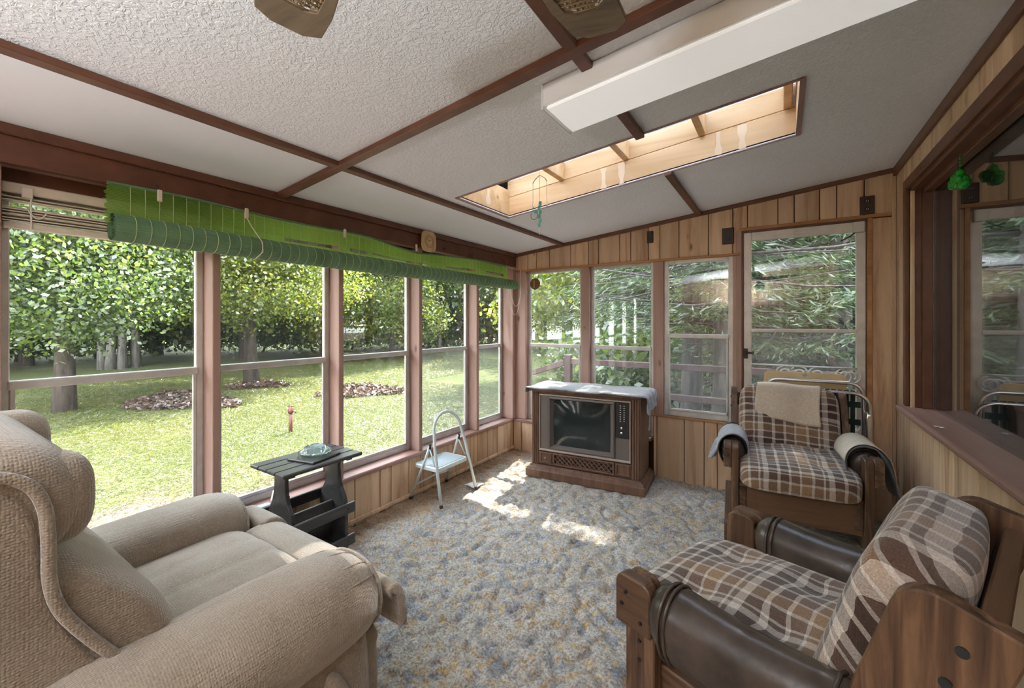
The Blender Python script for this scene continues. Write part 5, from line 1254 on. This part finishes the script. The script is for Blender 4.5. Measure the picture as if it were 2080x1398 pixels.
def conifer_proto(key, h, r, rmax, z0, levels, seed, mat='leaf_c', barkm='firbark', nb=7, clip=-9.0):
    q = random.Random(seed); qn = np.random.default_rng(seed)
    tk = MB(); tk.tube([(0.02*math.sin(i), 0.02*math.cos(i*1.3), h*i/9-0.2) for i in range(10)], [r*(1.15 if i == 0 else 1-0.8*i/9) for i in range(10)], 10)
    Ps, Ds = [], []
    for l in range(levels):
        z = z0 + (h*0.97-z0)*(l/levels)**0.95; R_ = rmax*(1 - (z-z0)/(h-z0)*0.88)*q.uniform(0.8, 1.1)
        for b in range(nb):
            a = q.uniform(0, 2*PI); L = R_*q.uniform(0.7, 1.1); L = min(L, clip/math.sin(a)) if math.sin(a) < 0 else L; dz = q.uniform(-0.30, -0.02); pts = []
            for s in range(7):
                t_ = s/6; pts.append(Vector((math.cos(a)*L*t_, math.sin(a)*L*t_, z + dz*L*t_ + 0.12*L*t_*t_)))
            tk.tube([pts[0], pts[3], pts[6]], [0.022, 0.014, 0.004], 4)
            n = int(230*L/rmax*1.0) + 20
            t_ = qn.uniform(0.10, 1.0, n); side = qn.normal(0, 1, n)*0.16*L*(1.05-t_*0.6); 
            base = np.stack([math.cos(a)*L*t_ - math.sin(a)*side, math.sin(a)*L*t_ + math.cos(a)*side, z + dz*L*t_ + 0.12*L*t_*t_ - np.abs(side)*0.35 - qn.uniform(0, 0.09, n)], 1)
            dd = np.stack([math.cos(a)*0.7 - math.sin(a)*np.sign(side)*0.7, math.sin(a)*0.7 + math.cos(a)*np.sign(side)*0.7, np.full(n, -0.35)], 1)
            Ps.append(base); Ds.append(dd)
    tm = tk.build('trunk', M[barkm], None, 0, True)
    V, F = quads(np.concatenate(Ps), 0.055, 0.0, np.concatenate(Ds), 0.17, 0.35)
    PROTO[key] = [tm, fast_mesh('foliage', V, F, M[mat]), False]
deciduous_proto('near', 8.5, 0.155, [(0,0,5.2,2.9,2.9,2.9), (-0.6,0.6,3.0,2.5,2.6,1.5), (0.8,-0.8,2.9,2.2,2.2,1.4), (0,0,8.9,2.9,2.9,3.0)], 1250, 100, 0.044, 0.30, 'leaf_a', 'bark', 21)
deciduous_proto('bright', 10.5, 0.165, [(0,0,5.6,3.2,3.2,2.9), (-1.3,0.6,3.2,2.0,2.0,1.3), (1.5,0.5,3.4,2.0,2.0,1.4), (0.2,-1.6,3.3,1.9,1.8,1.3), (0.3,0.6,10.4,2.0,2.0,3.0)], 1100, 100, 0.047, 0.32, 'leaf_b', 'bark', 22)
deciduous_proto('far_green', 9.0, 0.19, [(0,0,6.6,3.6,3.6,4.2), (-1.0,0.8,3.2,2.8,2.8,2.0), (1.2,-0.8,3.0,2.6,2.6,2.0)], 330, 60, 0.115, 0.45, 'leaf_a', 'bark', 23)
deciduous_proto('far_bright', 9.0, 0.19, [(0,0,6.8,3.5,3.5,4.2), (-1.0,-0.8,3.2,2.8,2.8,2.0), (1.2,0.8,3.2,2.6,2.6,2.0)], 330, 60, 0.115, 0.45, 'leaf_b', 'bark', 24)
deciduous_proto('pale', 8.5, 0.125, [(0,0,7.4,2.6,2.6,3.4), (0.4,-0.4,4.0,1.9,1.9,1.5)], 260, 32, 0.15, 0.4, 'leaf_a', 'birch', 25, 6)
deciduous_proto('shrub', 1.4, 0.04, [(0,0,0.9,1.3,1.3,0.8)], 120, 40, 0.07, 0.2, 'leaf_a', 'bark', 27, 5)
conifer_proto('fir', 11.0, 0.17, 2.6, 2.0, 34, 31, clip=-0.95)
conifer_proto('fir_low', 10.0, 0.18, 2.5, 0.9, 44, 32)
def tree(key, name, x, y, sc, label, group=None, rot=None, cat='tree', zs=None, lift=0.0):
    t0 = empty(name, (x, y, ground_z(x, y) + lift), RNG.uniform(0, 6.28) if rot is None else rot, label, cat, group)
    t0.scale = (sc, sc, zs or sc)
    p = PROTO[key]
    for o in p[:2]:
        if not p[2]: c = o
        else: c = o.copy(); COL.objects.link(c)
        c.parent = t0
    p[2] = True
    return t0
tree('near', 'shade_tree', -12.3, 2.25, 0.98, 'leafy shade tree with thick trunk on the lawn outside the far left window', rot=0.4)
tree('bright', 'shade_tree', -13.64, 6.43, 1.0, 'bright yellow-green shade tree on the lawn behind the side table window', rot=1.1)
for i, (x, y) in enumerate(((-20.87, 4.74), (-20.57, 4.93), (-20.59, 5.28), (-20.82, 5.69))):
    tree('pale', 'pale_trunk_tree', x, y, 0.95 + 0.04*i, 'pale-barked tree in the clump behind the far left window, %s from the left' % ('first', 'second', 'third', 'fourth')[i], 'clump of pale-barked trees', rot=i*1.7)
tree('far_bright', 'lawn_tree', -17.5, 11.5, 0.62, 'small yellowing tree on the lawn left of the third window', rot=2.0)
tree('far_bright', 'lawn_tree', -15.2, 13.4, 0.60, 'small orange-tipped tree on the lawn outside the third window', rot=3.0)
tree('pale', 'lawn_tree', -15.8, 17.2, 0.75, 'slender multi-stemmed tree on the lawn outside the screened window', rot=0.2)
ORD = 'first second third fourth fifth sixth seventh eighth ninth tenth eleventh twelfth thirteenth fourteenth fifteenth sixteenth seventeenth eighteenth nineteenth twentieth twenty-first twenty-second twenty-third twenty-fourth twenty-fifth twenty-sixth'.split()
q = random.Random(77)
for ring_r, n, a0, a1, sc in ((25, 25, 14, 240, 0.95), (34, 18, 12, 242, 1.2)):
    for i in range(n):
        a = math.radians(a0 + (a1-a0)*(i+q.uniform(-0.25, 0.25))/(n-1)); rr_ = ring_r*q.uniform(0.9, 1.1)
        x, y = rr_*math.cos(a), rr_*math.sin(a)
        br = q.random() < 0.42
        tree('far_bright' if br else 'far_green', 'woodland_tree', x, y, sc*q.uniform(0.9, 1.15), '%s tree, %s from the right in the %s row of the woodland edge' % ('yellow-green' if br else 'green leafy', ORD[i], 'front' if ring_r == 25 else 'taller back'), 'woodland edge behind the lawn')
for i in range(26):
    a = math.radians(62 + 120*i/25); rr_ = 27.5*q.uniform(0.93, 1.05)
    tree('shrub', 'woodland_shrub', rr_*math.cos(a), rr_*math.sin(a), 1.7*q.uniform(0.8, 1.3), 'low shrub at the foot of the woodland edge, %s from the right' % ORD[i], 'shrubs along the woodland edge', cat='shrub')
# firs beyond the far wall
for i, (x, y, key, sc, lab) in enumerate(((-1.10, 6.50, 'fir', 0.92, 'grey-barked fir close outside the window between television and door, left one'), (-0.62, 6.15, 'fir', 1.05, 'thick grey-barked fir close outside the window between television and door, right one'),
        (0.05, 8.3, 'fir_low', 1.0, 'dark fir seen through the left half of the storm door'), (0.75, 7.9, 'fir_low', 1.05, 'dark fir seen through the right half of the storm door'), (-2.7, 10.5, 'fir_low', 1.0, 'fir with sweeping boughs behind the right television window'),
        (1.8, 10.5, 'fir_low', 1.1, 'tall fir beyond the storm door near the house'), (-0.9, 11.5, 'fir_low', 1.1, 'fir behind the two close grey firs'), (-5.2, 12.6, 'far_bright', 0.7, 'bright yellow-green tree outside the corner window by the television'),
        (-1.9, 14.0, 'far_bright', 0.8, 'yellow-green tree behind the firs beyond the far wall'), (1.5, 15.0, 'far_green', 0.9, 'green leafy tree far behind the storm door'), (3.6, 11.0, 'far_green', 0.8, 'green leafy tree right of the storm door'))):
    tree(key, 'fir_tree' if key.startswith('fir') else 'leafy_tree', x, y, sc, lab, rot=0.0 if key == 'fir' else i*0.9)
for i, (x, y, s_) in enumerate(((-2.6, 8.0, 1.0), (-1.7, 8.6, 0.9), (-0.2, 9.4, 1.0), (1.0, 9.8, 1.1), (-3.6, 9.6, 0.9))):
    tree('shrub', 'understorey_shrub', x, y, s_, 'leafy understorey shrub beyond the deck rail, %s' % ('left of the firs', 'between television windows and firs', 'behind the close firs', 'behind the storm door', 'furthest left, by the corner window')[i], 'understorey shrubs beyond the deck', cat='shrub')
# ---- deck rail outside the far wall, gravel, pipe
set_props(MB().box(-2.6, 2.6, YF+0.11, 5.45, -0.12, -0.06).build('deck', M['deckwood']), 'dark wooden deck outside the storm door', 'deck', kind='structure')
dk = empty('deck_railing', (0, 5.35, -0.06), 0, 'weathered dark wooden deck railing outside the far windows', 'railing')
for z in (0.50, 0.87): MB().box(-2.55, 2.5, -0.03, 0.03, z-0.045, z+0.03).build('rail', M['deckwood'], dk, 0.005)
for x in (-2.5, -1.25, 0.0, 1.25, 2.45): MB().box(x-0.045, x+0.045, -0.045, 0.045, 0.0, 0.95).build('post', M['deckwood'], dk, 0.005)
dk2 = empty('deck_stair_rail', (-2.55, 5.35, -0.06), 0, 'sloping deck stair rail outside the corner window', 'railing')
MB().bar((0, 0, 0.84), (-1.3, 0.35, 0.42), 0.06, 0.075).build('rail', M['deckwood'], dk2, 0.004); MB().box(-1.30, -1.21, 0.30, 0.39, -0.44, 0.50).build('post', M['deckwood'], dk2, 0.004)
hp = empty('water_hydrant', (-6.92, 3.90, ground_z(-6.92, 3.90)), 0.5, 'rusty red standpipe hydrant on the lawn outside the second window', 'hydrant')
MB().tube([(0, 0, -0.05), (0, 0, 0.33)], 0.028, 10).build('pipe', M['redpaint'], hp, 0, True)
MB().lathe([(0, 0.32), (0.042, 0.32), (0.045, 0.37), (0.03, 0.40), (0.02, 0.43), (0, 0.43)], seg=14).build('head', M['redpaint'], hp, 0, True)
MB().tube([(0.02, 0, 0.36), (0.075, 0, 0.35), (0.085, 0, 0.32)], 0.014, 8).build('spout', M['redpaint'], hp, 0, True); MB().tube([(-0.05, 0, 0.43), (0.05, 0, 0.44)], 0.009, 6).build('handle', M['redpaint'], hp, 0, True)
